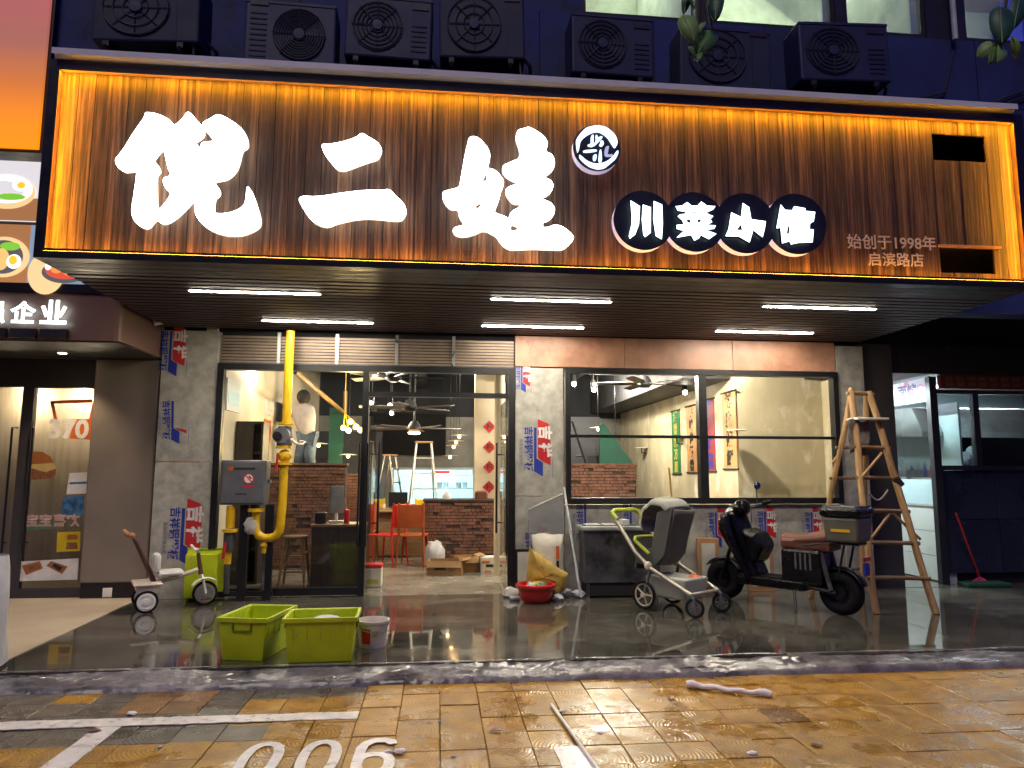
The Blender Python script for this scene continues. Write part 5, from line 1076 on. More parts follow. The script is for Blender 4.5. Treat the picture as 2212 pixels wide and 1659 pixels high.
# boxes and sacks on the room floor
def carton(px0, px1, py0, py1, d, rz, lab, m='cardboard', flaps=True):
    c = G((px0+px1)/2, py1); a, b = P(px0, py1, c.y), P(px1, py1, c.y); h = P((px0+px1)/2, py0, c.y).z; w_ = (b.x-a.x)/2
    t = thing('carton', lab, 'box', (c.x, c.y+d/2, 0), rz)
    MB(True).box(-w_, w_, -d/2, d/2, 0, .006).box(-w_, w_, -d/2, -d/2+.006, 0, h).box(-w_, w_, d/2-.006, d/2, 0, h).box(-w_, -w_+.006, -d/2, d/2, 0, h).box(w_-.006, w_, -d/2, d/2, 0, h).build('body', m, t)
    if flaps:
        MB(True).add([(-w_, -d/2, h), (w_, -d/2, h), (w_, -d/2-.05, h-.08), (-w_, -d/2-.05, h-.08)], [(0, 1, 2, 3)]).build('flap', m, t, solid=.004); MB(True).add([(w_, -d/2, h), (w_, d/2, h), (w_+.10, d/2, h+.02), (w_+.10, -d/2, h+.02)], [(0, 1, 2, 3)]).build('flap', m, t, solid=.004)
    return t, w_, h, d
t, w_, h_, d_ = carton(924, 1000, 1212, 1243, .30, -.12, 'open brown carton on the floor before the brick counter'); MB(True).box(-w_*.55, w_*.1, -d_/2-.002, -d_/2, h_*.35, h_*.6).build('print', 'print_black', t)
carton(985, 1030, 1203, 1236, .3, .2, 'second brown carton with a raised flap behind the first')
t, w_, h_, d_ = carton(1036, 1092, 1205, 1236, .25, .1, 'white printed carton by the right door post', 'rice_sack', False); MB(True).box(-w_, w_, -d_/2, d_/2, h_, h_+.005).build('lid', 'rice_sack', t); MB(True).box(-w_*.6, w_*.8, -d_/2-.003, -d_/2-.001, h_*.35, h_*.55).build('print', 'print_black', t); MB(True).box(-w_*.9, -w_*.3, -d_/2-.003, -d_/2-.001, h_*.62, h_*.8).box(-w_*.7, -w_*.2, -d_/2-.003, -d_/2-.001, .0, h_*.12).build('print', 'chair_orange', t)
c = G(938, 1228); tag(MB().blob((c.x, c.y+.25, .17), (.16, .15, .21), 16, 10, .2, 2.5, 5).build('white_sack', 'plastic_bag', smooth=True), 'round white plastic sack behind the open carton', 'sack')
c = G(804, 1270); t = thing('tin_bucket', 'white square tin with a red rim behind the doorway', 'tin', (c.x, c.y+.12, 0)); hb = P(804, 1228, c.y).z; MB(True).box(-.105, .105, -.1, .1, 0, hb).build('body', 'rice_sack', t, bevel=.015); MB(True).box(-.11, .11, -.105, .105, hb, hb+.045).build('rim', 'print_red', t, bevel=.01); MB(True).box(-.07, .07, -.103, -.1005, hb*.2, hb*.42).build('print', 'gold_ink', t)
c = P(1040, 1072, 11.2); tag(MB().box(c.x-.10, c.x+.10, 11.2, 11.35, c.z-.09, c.z+.08).build('small_radio', 'seat_brown', bevel=.03), 'small rounded brown box on the brick counter', 'box')
c = P(965, 1075, 11.2); tag(MB().blob((c.x, 11.25, c.z), (.07, .07, .09), 12, 8, .25, 3, 2).build('napkin_heap', 'plastic_bag', smooth=True), 'small white bundle on the brick counter', 'bundle')

# ------------------------------------------------------------------ things on the forecourt
# gas meter box, pipes and valves in front of the left glass
YM = 8.12
gm = thing('gas_meter', 'grey metal gas meter box on dark legs with round warning mark', 'meter', (-2.1, YM, 0))
a, b = P(482, 994, YM), P(575, 1090, YM)
MB().box(a.x, b.x, YM-.06, YM+.14, b.z, a.z).build('case', 'meter_grey', gm, bevel=.012); MB().box(a.x+.02, b.x-.02, YM-.068, YM-.06, b.z+.02, a.z-.02).build('door', 'meter_grey', gm, bevel=.006)
def dot(px, py, r, y, m, nm, par): c = P(px, py, y); MB(M=T(c.x, y, c.z) @ R(pi/2, 'X')).lathe([(r, 0), (r, .0015)], 24).build(nm, m, par)
dot(537, 1034, .058, YM-.070, 'print_red', 'warning_mark', gm); dot(537, 1034, .046, YM-.072, 'print_white', 'warning_mark', gm)
c = P(537, 1034, YM-.074); MB(M=T(c.x, YM-.074, c.z) @ R(.8, 'Y')).box(-.046, .046, 0, .001, -.006, .006).box(-.02, .02, 0, .001, .01, .03).build('warning_mark', 'print_red', gm)
c = P(537, 1051, YM-.07); MB().box(c.x-.055, c.x+.055, YM-.0705, YM-.0685, c.z-.012, c.z+.012).build('red_strip', 'print_red', gm)
c = P(498, 1012, YM-.07); MB().box(c.x-.025, c.x+.025, YM-.0705, YM-.0685, c.z-.022, c.z+.022).build('orange_mark', 'chair_orange', gm); MB().box(c.x+.04, c.x+.26, YM-.0705, YM-.0685, c.z-.014, c.z+.010).build('name_print', 'print_black', gm)
c = P(500, 1067, YM-.07); MB().box(c.x+.04, c.x+.16, YM-.0705, YM-.0685, c.z-.008, c.z+.006).build('name_print', 'print_black', gm)
for px in (524, 579):
    c = P(px, 1180, YM); MB().box(c.x-.045, c.x+.045, YM, YM+.05, 0, b.z-.001).build('leg', 'black_metal', gm)
MB().box(a.x, b.x+.1, YM+.002, YM+.048, .05, .10).build('foot_rail', 'black_metal', gm)
c = P(571, 1040, YM); MB().box(b.x+.001, b.x+.03, YM+.02, YM+.06, c.z-.02, c.z+.02).build('latch', 'steel', gm)
gp = thing('gas_pipe', 'bright yellow gas pipe coming down from the canopy before the glass', 'pipe', (-1.5, YM, 0))
def pv(px, py): return P(px, py, YM)
MB().tube([pv(628, 715), pv(622, 835), pv(619, 912)], .048, 16).build('upper_pipe', 'gas_yellow', gp, smooth=True)
c1, c2, c3 = pv(614, 1005), pv(610, 1090), pv(606, 1132)
u = [c1, c2, c3, pv(604, 1146), pv(597, 1156), pv(586, 1162), pv(570, 1162), pv(559, 1157), pv(553, 1146), pv(552, 1132), pv(553, 1098)]
MB().tube(u, .046, 16).build('lower_pipe', 'gas_yellow', gp, smooth=True)
for px, py in ((619, 915), (613, 966), (613, 1001), (553, 1102)):
    c = pv(px, py); MB(M=T(c.x, c.y, c.z)).lathe([(.0, -.016), (.085, -.016), (.085, .016), (0, .016)], 18).build('flange', 'gas_yellow', gp)
c = pv(615, 941); MB().tube([c+Vector((0, 0, .10)), c-Vector((0, 0, .11))], [.075, .085], 16).build('regulator_body', 'steel_dull', gp, smooth=True)
MB().tube([c+Vector((-.02, -.10, .0)), c+Vector((-.02, .05, 0))], [.09, .10], 18).build('regulator_drum', 'meter_grey', gp, smooth=True); MB().tube([c+Vector((-.055, -.125, -.01)), c+Vector((-.055, -.10, -.01))], .05, 14).build('regulator_cap', 'black_plastic', gp)
MB().tube([c+Vector((.08, -.05, -.04)), c+Vector((.14, -.06, -.09)), c+Vector((.21, -.05, -.10)), c+Vector((.22, 0, -.07)), c+Vector((.16, .04, -.06))], .016, 8).build('hose', 'cream_plastic', gp, smooth=True)
c = pv(615, 985); MB().blob(c, (.075, .07, .075), 14, 10).build('valve_body', 'gas_yellow', gp, smooth=True); MB().tube([c+Vector((-.06, -.07, .03)), c+Vector((-.07, -.08, -.16))], .014, 8).build('valve_lever', 'print_red', gp)
c = pv(569, 1180); MB().tube([pv(572, 1163), pv(570, 1195)], .024, 10).blob(pv(570, 1178), .038, 10, 8).build('drain_valve', 'gas_yellow', gp, smooth=True); MB().tube([pv(570, 1195), pv(566, 1275)], .02, 8).build('drain_tube', 'steel_dull', gp)
gv = thing('gas_valve', 'short yellow gas stub with red lever at the left door post', 'valve', P(496, 1200, YM))
MB().tube([pv(499, 1093), pv(497, 1140)], .045, 14).build('stub', 'gas_yellow', gv, smooth=True)
c = pv(497, 1146); MB(M=T(c.x, c.y, c.z)).lathe([(0, -.015), (.085, -.015), (.085, .015), (0, .015)], 18).build('flange', 'gas_yellow', gv); MB().tube([pv(496, 1150), pv(494, 1190)], .06, 12).build('valve_body', 'gas_dark', gv)
MB().tube([pv(492, 1170)+Vector((0, -.08, 0)), pv(486, 1205)+Vector((0, -.09, 0))], .016, 8).build('lever', 'print_red', gv); MB().tube([pv(493, 1190), pv(491, 1218)], .038, 12).build('lower_stub', 'gas_yellow', gv, smooth=True); MB().tube([pv(491, 1218), pv(489, 1282)], .03, 10).build('riser', 'gas_dark', gv)
c = P(543, 1135, YM); tag(MB().blob((c.x, YM-.03, c.z), (.07, .04, .09), 12, 9, .3, 3, 7).build('white_rag', 'cloth_white', smooth=True), 'white rag hanging below the gas meter box', 'rag')

# lime green crates and bin
def crate(c, rz, L, W_, H_, lab, name='plastic_crate', group='lime green crates'):
    t = thing(name, lab, 'crate', c, rz, group); k = .03; th = .008
    o = MB(True)
    def ring(z, s): return [(-L/2+s, -W_/2+s, z), (L/2-s, -W_/2+s, z), (L/2-s, W_/2-s, z), (-L/2+s, W_/2-s, z)]
    vs = ring(0, k) + ring(H_, 0) + ring(H_, th) + ring(th, k+th)
    fs = [(3, 2, 1, 0)] + [(i, (i+1) % 4, (i+1) % 4+4, i+4) for i in range(4)] + [(i+4, (i+1) % 4+4, (i+1) % 4+8, i+8) for i in range(4)] + [(i+8, (i+1) % 4+8, (i+1) % 4+12, i+12) for i in range(4)] + [(12, 13, 14, 15)]
    o.add(vs, fs).build('tub', 'lime_plastic', t, bevel=.006)
    rm = MB(True); e = .016
    rm.box(-L/2-e, L/2+e, -W_/2-e, -W_/2-.001, H_-.03, H_+.004).box(-L/2-e, L/2+e, W_/2+.001, W_/2+e, H_-.03, H_+.004).box(-L/2-e, -L/2-.001, -W_/2, W_/2, H_-.03, H_+.004).box(L/2+.001, L/2+e, -W_/2, W_/2, H_-.03, H_+.004)
    rm.build('rim', 'lime_plastic', t, bevel=.004)
    rb = MB(True)
    for s in (-1, 1):
        for q in range(5): xx = -L/2+.06+q*(L-.12)/4; rb.box(xx-.004, xx+.004, min(s*(W_/2-.016), s*(W_/2-.004)), max(s*(W_/2-.016), s*(W_/2-.004)), H_*.55, H_-.03)
    kind(rb.build('ribs', 'lime_plastic', t), 'stuff')
    for s in (-1, 1):
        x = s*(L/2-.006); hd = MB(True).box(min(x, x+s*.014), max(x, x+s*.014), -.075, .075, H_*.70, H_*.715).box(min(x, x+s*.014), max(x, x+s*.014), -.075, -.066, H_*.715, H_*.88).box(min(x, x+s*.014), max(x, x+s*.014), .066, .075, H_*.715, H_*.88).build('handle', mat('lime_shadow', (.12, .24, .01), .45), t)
    return t
A, B, C_ = G(466, 1432), G(568, 1432), G(622, 1402)
crate((-1.375, 5.87, 0), radians(78), .52, .37, .31, 'open lime green crate, the left one of two at the kerb')
crate((-.855, 5.70, 0), radians(2), .51, .36, .32, 'open lime green crate beside the white paint bucket')
tag(MB().blob((-.84, 5.78, .255), (.10, .08, .035), 14, 8, .3, 3, 1).build('white_bag', 'plastic_bag', smooth=True), 'white plastic bag lying in the crate by the paint bucket', 'bag')
# water in the crate keeps the bag up
tag(MB().box(-1.06, -.66, 5.56, 5.84, .20, .225).build('sponge_block', 'lime_plastic'), 'lime green lid lying inside the crate by the paint bucket', 'lid')
c = G(443, 1295); hb = P(443, 1192, c.y).z
t = crate((c.x-.02, c.y-.07, .0), radians(4), hb, .38, .26, 'lime green crate stood on end behind the tricycle', 'plastic_crate'); t.matrix_basis = T(c.x, c.y-.02, hb/2+.015) @ R(radians(5), 'Z') @ R(-pi/2, 'Y') @ R(-pi/2, 'X') @ R(0, 'Z')
t.matrix_basis = T(c.x, c.y-.20, hb/2+.02) @ R(radians(4), 'Z') @ R(-pi/2, 'X') @ R(pi/2, 'Z')
# paint bucket
c = G(802, 1402); bh = P(802, 1338, c.y+.1).z
bk = thing('paint_bucket', 'white paint bucket with a red label and wire handle', 'bucket', (c.x, c.y+.11, 0))
MB(True).lathe([(0, 0), (.105, 0), (.124, bh*.9), (.132, bh*.9), (.132, bh), (.125, bh), (.116, bh*.92), (.10, .02), (0, .02)], 28).build('tub', mat('bucket_white', (.62, .55, .48), .35, var=.1), bk, smooth=True)
MB(True).lathe([(.1095, bh*.16), (.1215, bh*.72)], 28, R(radians(-135), 'Z'), radians(40)).build('label', 'print_red', bk, smooth=True)
MB(True).lathe([(.1150, bh*.42), (.1200, bh*.66)], 10, R(radians(-84), 'Z'), radians(18)).build('print', 'gold_ink', bk); MB(True).tube([(-.132, -.02, bh*.9), (-.10, -.10, bh*.72), (0, -.137, bh*.62), (.10, -.10, bh*.58), (.132, -.02, bh*.9)], .004, 6).build('handle', 'steel', bk)

# child's tricycle
r0, r1 = G(311, 1319), G(417, 1303); d = Vector((r1.x-r0.x, r1.y-r0.y, 0)); wb = d.length
tr = thing('tricycle', "child's cream tricycle with brown push bar and white wheels", 'tricycle', (r0.x, r0.y, 0), atan2(d.y, d.x)*.55)
wb = .56
def wheel(parent, x, y, R_, w_, spokes=0, tyre='rubber', rim='white_plastic', name='wheel', steer=0.):
    M = T(x, y, R_) @ R(steer, 'Z') @ R(pi/2, 'X')
    o = MB(True).torus(R_-w_*.5, w_*.5, 36, 10, M, 1.0).build(name, tyre, parent, smooth=True)
    if spokes == 0:
        MB(True).lathe([(0, -.014), (R_-w_*.85, -.018), (R_-w_*.85, .018), (0, .014)], 30, M).lathe([(R_*.28, .014), (R_*.26, .028), (0, .028)], 16, M).lathe([(R_*.28, -.014), (R_*.26, -.028), (0, -.028)], 16, M).torus(R_*.6, .006, 26, 6, M @ T(0, 0, .017)).torus(R_*.6, .006, 26, 6, M @ T(0, 0, -.017)).build('rim', rim, o, smooth=True)
    else:
        s = MB(True).torus(R_-w_*1.0, .010, 30, 6, M).lathe([(0, -.03), (.025, -.03), (.025, .03), (0, .03)], 14, M)
        for k in range(spokes): a = 2*pi*k/spokes; s.tube([(.015*cos(a), .015*sin(a), 0), ((R_-w_)*cos(a), (R_-w_)*sin(a), 0)], .009, 6, M)
        s.build('rim', rim, o)
    return o
for y in (-.17, .17): wheel(tr, 0, y, .11, .030)
wheel(tr, wb, 0, .125, .030, 0, 'rubber', 'steel', 'front_wheel')
MB(True).tube([(0, -.17, .11), (0, .17, .11)], .012, 8).build('axle', 'steel', tr)
MB(True).taper(-.10, .12, -.19, .19, .18, .26, .02).box(-.12, .14, -.205, .205, .26, .285).build('rear_basket', 'cream_plastic', tr, bevel=.012)
MB(True).tube([(.10, 0, .27), (.30, 0, .31), (.48, 0, .37)], [.022, .022, .025], 10).build('frame', 'cream_plastic', tr, smooth=True)
MB(True).box(.10, .34, -.12, .12, .33, .385).build('seat', 'white_plastic', tr, bevel=.028); MB(True).box(.05, .12, -.11, .11, .38, .56).build('backrest', 'white_plastic', tr, bevel=.035)
MB(True).tube([(.07, -.02, .28), (-.10, -.02, .66), (-.15, -.02, .74)], [.026, .024, .014], 10).build('push_bar', mat('push_brown', (.07, .028, .024), .4), tr, smooth=True)
MB(True).tube([(-.13, -.12, .74), (-.20, -.10, .76), (-.22, 0, .79), (-.20, .10, .76), (-.13, .12, .74)], .022, 10).build('push_grip', mat('grip_tan', (.34, .15, .07), .5), tr, smooth=True)
MB(True).tube([(wb, -.035, .125), (wb-.03, -.035, .28), (wb-.05, 0, .33)], .013, 8).tube([(wb, .035, .125), (wb-.03, .035, .28), (wb-.05, 0, .33)], .013, 8).build('fork', 'white_plastic', tr); MB(True).tube([(wb-.05, 0, .32), (wb-.09, 0, .56)], [.025, .018], 10).build('steering_post', mat('post_brown', (.10, .04, .03), .5), tr)
MB(True).tube([(wb-.13, -.20, .60), (wb-.10, -.13, .56), (wb-.09, 0, .55), (wb-.10, .13, .56), (wb-.13, .20, .60)], .014, 8).build('handlebar', 'white_plastic', tr, smooth=True)
MB(True).lathe([(.155, -.055), (.16, 0), (.155, .055)], 14, T(wb, 0, .125) @ R(radians(-10), 'Y') @ R(pi/2, 'X') @ R(radians(40), 'Z'), radians(100)).build('mudguard', 'white_plastic', tr, smooth=True, solid=.006)
for s in (-1, 1): MB(True).box(wb-.05, wb+.05, s*.09-.02, s*.09+.02, .115+s*.045, .135+s*.045).build('pedal', mat('pedal_brown', (.10, .03, .03), .5), tr, bevel=.006)

# red basin and the things piled at the middle post
c = G(1162, 1307); hb = P(1162, 1262, c.y).z
bs = thing('red_basin', 'round red plastic basin holding scraps by the middle post', 'basin', (c.x, c.y+.17, 0))
MB(True).lathe([(0, 0), (.12, 0), (.155, .03), (.178, .09), (.188, .145), (.206, .152), (.216, .168), (.214, .19), (.198, .198), (.184, .19), (.172, .12), (.145, .04), (.115, .015), (0, .015)], 32).build('bowl', 'red_plastic', bs, smooth=True)
for k, (dx, dy, m, lab) in enumerate(((-.06, -.04, 'cloth_white', 'white paper scrap heaped in the red basin'), (.02, .02, 'chair_yellow', 'yellow wrapper in the red basin'), (.05, -.05, 'chair_green', 'dull green wrapper in the red basin'))):
    tag(MB().blob((c.x+dx, c.y+.17+dy, .13), (.07, .055, .085), 12, 8, .4, 3, k+4).build('scrap', m, smooth=True), lab, 'scrap')
def lean(poly, y0, y1, name, m, parent=None, th=.012, z0=None, z1=None):
    pass
def sack(name, lab, px0, px1, py0, py1, Y, thick, m, tilt, seed, cat='sack'):
    a, b = P(px0, py1, Y), P(px1, py0, Y); t = thing(name, lab, cat, ((a.x+b.x)/2, Y, max(0, a.z)))
    W_, H_ = b.x-a.x, b.z-max(0, a.z); zb_ = max(0, a.z)
    def fn(u, v):
        an = 2*pi*u; s = (1-abs(2*v-1)**4)**.5 if 0 < v < 1 else .12
        x = cos(an); x = math.copysign(abs(x)**.6, x)*W_/2; y = sin(an)*thick/2*max(.12, s)
        q = mnoise.noise(Vector((x*7+seed, y*7, v*4)))*.022
        return ((a.x+b.x)/2 + x*(1-.06*sin(pi*v)) + q + tilt[0]*v*H_, Y + y + q + tilt[1]*v*H_, zb_ + v*H_ + q*.8*(v > .1))
    MB().grid(fn, 22, 14).build('body', m, t, smooth=True); return t
t = sack('rice_sack', 'white woven rice sack with red print behind the golden bag', 1148, 1218, 1154, 1286, 8.13, .14, 'rice_sack', (.01, .03), 2)
c = P(1205, 1192, 8.05); MB().box(c.x-.018, c.x+.018, 8.062, 8.065, c.z-.08, c.z+.06).build('print', 'chair_orange', t); MB().box(c.x-.015, c.x+.015, 8.062, 8.065, c.z-.24, c.z-.10).build('print', 'print_black', t)
a = [(1144, 1180), (1166, 1196), (1226, 1240), (1222, 1272), (1200, 1292), (1136, 1290), (1137, 1250)]
gs = thing('golden_bag', 'crumpled golden brown bag standing against the rice sack', 'bag', G(1180, 1292))
pl = [(P(x, y, 7.98).x, max(.0, P(x, y, 7.98).z)) for x, y in a]; cx_ = sum(p[0] for p in pl)/7; cz_ = sum(p[1] for p in pl)/7
def gfn(u, v):
    f = u*7; i = int(f) % 7; w_ = f-int(f); p, q = pl[i], pl[(i+1) % 7]; ex, ez = p[0]+(q[0]-p[0])*w_, p[1]+(q[1]-p[1])*w_
    s = sin(pi*min(1, max(0, v)))**.55 if 0 < v < 1 else 0; n_ = mnoise.noise(Vector((ex*9, ez*9, v*5)))*.018
    return (cx_+(ex-cx_)*s+n_, 7.98+.075*(-cos(pi*v))+n_, max(.002, cz_+(ez-cz_)*s+n_))
MB().grid(gfn, 42, 12).build('body', 'gold_sack', gs, smooth=True)
a, b = P(1116, 1285, 8.25), P(1146, 1190, 8.25)
bo = thing('framed_board', 'white board in a black frame leaning on the middle post', 'board', (a.x, 8.22, 0)); MB().box(a.x-.02, b.x+.10, 8.24, 8.27, 0, b.z+.02).build('frame', 'black_metal', bo); MB().box(a.x+.01, b.x+.07, 8.235, 8.239, .03, b.z-.01).build('face', 'board_white', bo)
fs = thing('plastic_sheet', 'clear plastic sheet leaning on the middle post above the sacks', 'sheet', (P(1185, 1180, 8.2).x, 8.2, 0))
a4 = [(1142, 1100), (1216, 1066), (1222, 1235), (1142, 1180)]
MB().add([P(x, y, 8.20+.06*(y > 1150)*-1) for x, y in a4], [(0, 1, 2, 3)]).build('sheet', 'film_sheet', fs, solid=.003); MB().tube([P(1142, 1100, 8.195), P(1216, 1066, 8.195)], .006, 6).build('edge', 'white_plastic', fs)
a, b = P(1218, 1052, 8.24), G(1245, 1284); tag(MB().tube([a, (b.x, 7.98, .01)], .014, 10).build('white_pole', 'white_metal', smooth=True), 'thin white pole leaning beside the window corner', 'pole')
c = G(1108, 1292); tag(MB().blob((c.x-.02, c.y+.05, .05), (.09, .06, .06), 12, 8, .35, 3, 9).build('dirty_rag', 'cloth_white', smooth=True), 'crumpled grey rag on the ground at the right door post', 'rag')
c = G(1112, 1296); tag(MB().tube([(c.x-.06, c.y-.03, .025), (c.x+.05, c.y-.03, .025)], .025, 12).build('crushed_can', 'steel'), 'small metal can lying before the right door post', 'can')
for k, (px, py, s) in enumerate(((1222, 1290, .09), (1206, 1300, .07), (1250, 1292, .08))):
    c = G(px, py); tag(MB().blob((c.x, c.y+.03, s*.5), (s, s*.6, s*.55), 12, 8, .5, 3, k+20).build('plastic_bag', 'plastic_bag', smooth=True), ['crumpled white plastic bag at the foot of the white pole', 'torn white plastic scrap beside the red basin', 'flat white plastic scrap under the pole end'][k], 'plastic bag')
# steel wheeled bin
yb = 7.98; a, b = P(1262, 1285, yb), P(1425, 1136, yb)
ct = thing('steel_bin', 'grimy dark steel waste bin with a shiny rim below the window', 'bin', ((a.x+b.x)/2, yb+.2, 0)); zt_ = b.z
MB().box(a.x, b.x, yb, yb+.27, .16, zt_-.05).build('body', 'steel_dull', ct, bevel=.01); MB().box(a.x-.03, b.x+.03, yb-.03, yb+.29, zt_-.05, zt_).build('rim', 'hood_steel', ct, bevel=.012); MB().box(a.x+.02, b.x-.02, yb+.02, yb+.25, zt_, zt_+.004).build('lid', 'steel_dull', ct)
for x in (a.x+.03, b.x-.06):
    for y in (yb+.01, yb+.22): MB().box(x, x+.035, y, y+.035, 0, .16).build('leg', 'steel_dull', ct)
MB().box(a.x+.03, b.x-.03, yb+.02, yb+.25, .02, .159).build('underside', 'burlap_dark', ct); c = P(1360, 1213, yb-.004); dot(1362, 1212, .06, yb-.006, 'burlap_dark', 'dark_stain', ct)
for k, (px, w_, d_) in enumerate(((1283, .10, 'flat white tray on the steel bin at its left'), (1318, .08, 'small white paper plate on the steel bin'), (1352, .05, 'white takeaway box on the right end of the steel bin'))):
    c = P(px, 1140, yb+.05); o = MB().box(c.x-w_, c.x+w_*.7, yb+.02, yb+.16, zt_+.005, zt_+(.02 if k < 2 else .07)).build(['white_tray', 'paper_plate', 'takeaway_box'][k], 'white_plastic', bevel=.008); tag(o, d_, ['tray', 'plate', 'box'][k])
a, b = P(1445, 1010, 8.20), P(1453, 1085, 8.15); e = a + (b-a)*3.6
tag(MB().tube([a, (b.x+.06, 8.13, .02)], .013, 8).build('broom_stick', mat('bamboo', (.50, .33, .09), .5)), 'yellow bamboo broomstick standing behind the stroller', 'broomstick')
for k, (x0, x1, y0) in enumerate(((1508, 1552, 1162), (1618, 1668, 1160))):
    a, b = P(x0, 1275, 8.26), P(x1, y0, 8.26); t = thing('picture_frame', ['tan picture frame with white face leaning left of the scooter', 'tan picture frame with white face behind the scooter seat'][k], 'frame', (a.x, 8.26, 0)); zz = b.z
    MB().box(a.x, b.x, 8.25, 8.28, .0, zz).build('frame', 'tan_frame', t, bevel=.004); MB().box(a.x+.05, b.x-.05, 8.244, 8.249, .06, zz-.06).build('face', 'board_white', t)

# stroller
rz_s = atan2(-.56, .40)
sr = thing('stroller', 'grey baby stroller with lime green handle and rounded shade', 'stroller', (2.30, 7.45, 0), rz_s)
for y in (-.24, .24): wheel(sr, 0, y, .145, .035, 5, 'rubber', mat('spoke_cream', (.50, .45, .36), .4))
for y in (-.23, .23): wheel(sr, .60, y, .095, .03, 6, 'rubber', 'grey_plastic', 'front_wheel', .35)
MB(True).tube([(0, -.24, .145), (0, .24, .145)], .014).build('axle', 'grey_plastic', sr)
for y in (-.24, .24):
    s = 1 if y > 0 else -1
    MB(True).tube([(-.42, y*.92, .93), (-.10, y, .56), (.08, y, .42), (.56, y*.96, .21)], .021, 10).build('side_tube', 'stroller_tube', sr, smooth=True); MB(True).tube([(0, y, .145), (.09, y, .42)], .017, 8).build('rear_strut', 'grey_plastic', sr); MB(True).tube([(.56, y*.96, .21), (.60, y*.96, .16), (.60, y*.96, .10)], .02, 8).build('front_fork', 'grey_plastic', sr)
    MB(True).blob((.06, y, .44), (.045, .035, .045), 10, 8).build('hinge', 'cream_plastic', sr, smooth=True)
MB(True).tube([(.56, -.23, .21), (.56, .23, .21)], .019, 10).build('cross_tube', 'stroller_tube', sr)
MB(True).tube([(-.36, -.222, .88), (-.43, -.222, .95), (-.45, -.16, .97), (-.45, .16, .97), (-.43, .222, .95), (-.36, .222, .88)], .025, 10).build('handle_grip', 'lime_rubber', sr, smooth=True)
MB(True).tube([(.06, -.225, .56), (-.12, -.225, .68), (-.20, -.12, .70), (-.20, .12, .70), (-.12, .225, .68), (.06, .225, .56)], .018, 8).build('bumper_bar', 'lime_rubber', sr, smooth=True)
def sfn(u, v):
    y = -.165 + .33*v; q = 1-(2*v-1)**2*.5
    pr = [(-.20, .40), (-.16, .50), (.10, .47), (.17, .55), (.27, .85), (.33, 1.02)]
    f = u*(len(pr)-1); i = min(int(f), len(pr)-2); w_ = f-i; x = pr[i][0]+(pr[i+1][0]-pr[i][0])*w_; z = pr[i][1]+(pr[i+1][1]-pr[i][1])*w_
    return (x + .05*q, y, z - .02*q)
MB(True).grid(sfn, 20, 10).build('seat', 'stroller_fabric', sr, smooth=True, solid=.03)
for y in (-.172, .172): MB(True).prism([(-.16, .44), (-.14, .54), (.06, .62), (.14, .98), (.34, 1.03), (.22, .55), (.10, .43)], y-.012, y+.012, 'Y').build('side_wing', 'stroller_fabric', sr, bevel=.008)
def shade2(u, v):
    a = radians(-48 + 165*u); y = -.225 + .45*v; w_ = max(0, 1-(abs(2*v-1))**3.0)**.5; rib = .016*abs(sin(u*4*pi)); r = (.235+rib)*(.72+.28*w_)
    return (.13 - r*sin(a), y*.92, .87 + r*cos(a)*1.05)
MB(True).grid(shade2, 32, 14).build('sun_shade', 'stroller_shade', sr, smooth=True, solid=.006)
MB(True).taper(-.02, .48, -.20, .20, .13, .34, .03).build('basket', 'stroller_shade', sr, bevel=.02)
tag(MB(M=wm(sr)).blob((.40, .06, .315), (.06, .08, .05), 12, 8, .3, 3, 2).build('orange_pouch', 'chair_orange', smooth=True), 'orange pouch lying in the stroller basket', 'pouch')

# electric scooter
ra, fa = Vector((3.97, 6.86)), Vector((3.20, 7.86)); d2 = fa-ra
es = thing('electric_scooter', 'black electric scooter with brown saddle and delivery box', 'scooter', (ra.x, ra.y, 0), atan2(d2.y, d2.x)); W_B = 1.27
def moto_wheel(x, name):
    M = T(x, 0, .215) @ R(pi/2, 'X'); o = MB(True).torus(.150, .068, 40, 12, M, 1.1).build(name, 'rubber', es, smooth=True)
    s = MB(True).torus(.118, .014, 30, 6, M).lathe([(0, -.06), (.06, -.06), (.06, .06), (0, .06)], 18, M)
    for k in range(6): a = pi*k/3; s.tube([(.04*cos(a), .04*sin(a), 0), (.12*cos(a), .12*sin(a), 0)], .012, 6, M)
    s.lathe([(0, -.02), (.11, -.02), (.11, .02), (0, .02)], 24, M).build('rim', 'black_plastic', o)
moto_wheel(0, 'rear_wheel'); moto_wheel(W_B, 'front_wheel')
MB(True).torus(.185, .008, 30, 6, T(W_B, -.062, .215) @ R(pi/2, 'X')).build('rim_stripe', 'steel_dull', es)
for s in (-1, 1): MB(True).tube([(W_B, s*.085, .215), (W_B-.10, s*.085, .50), (W_B-.15, s*.06, .66)], .022, 8).build('fork_leg', 'scooter_black', es)
MB(True).lathe([(.235, -.07), (.245, 0), (.235, .07)], 16, T(W_B, 0, .215) @ R(pi/2, 'X') @ R(radians(35), 'Z'), radians(115)).build('front_fender', 'grey_plastic', es, smooth=True, solid=.01)
MB(True).lathe([(.24, -.075), (.25, 0), (.24, .075)], 16, T(0, 0, .215) @ R(pi/2, 'X') @ R(radians(30), 'Z'), radians(130)).build('rear_fender', 'scooter_black', es, smooth=True, solid=.01)
MB(True).grid(lambda u, v: (W_B-.10-.24*u**1.3 - .10*(2*v-1)**2 + .05, (-.24+.48*v)*(.70+.30*sin(pi*min(1, .2+u*.9))), .95-.68*u), 14, 10).build('leg_shield', 'scooter_black', es, smooth=True, solid=.07)
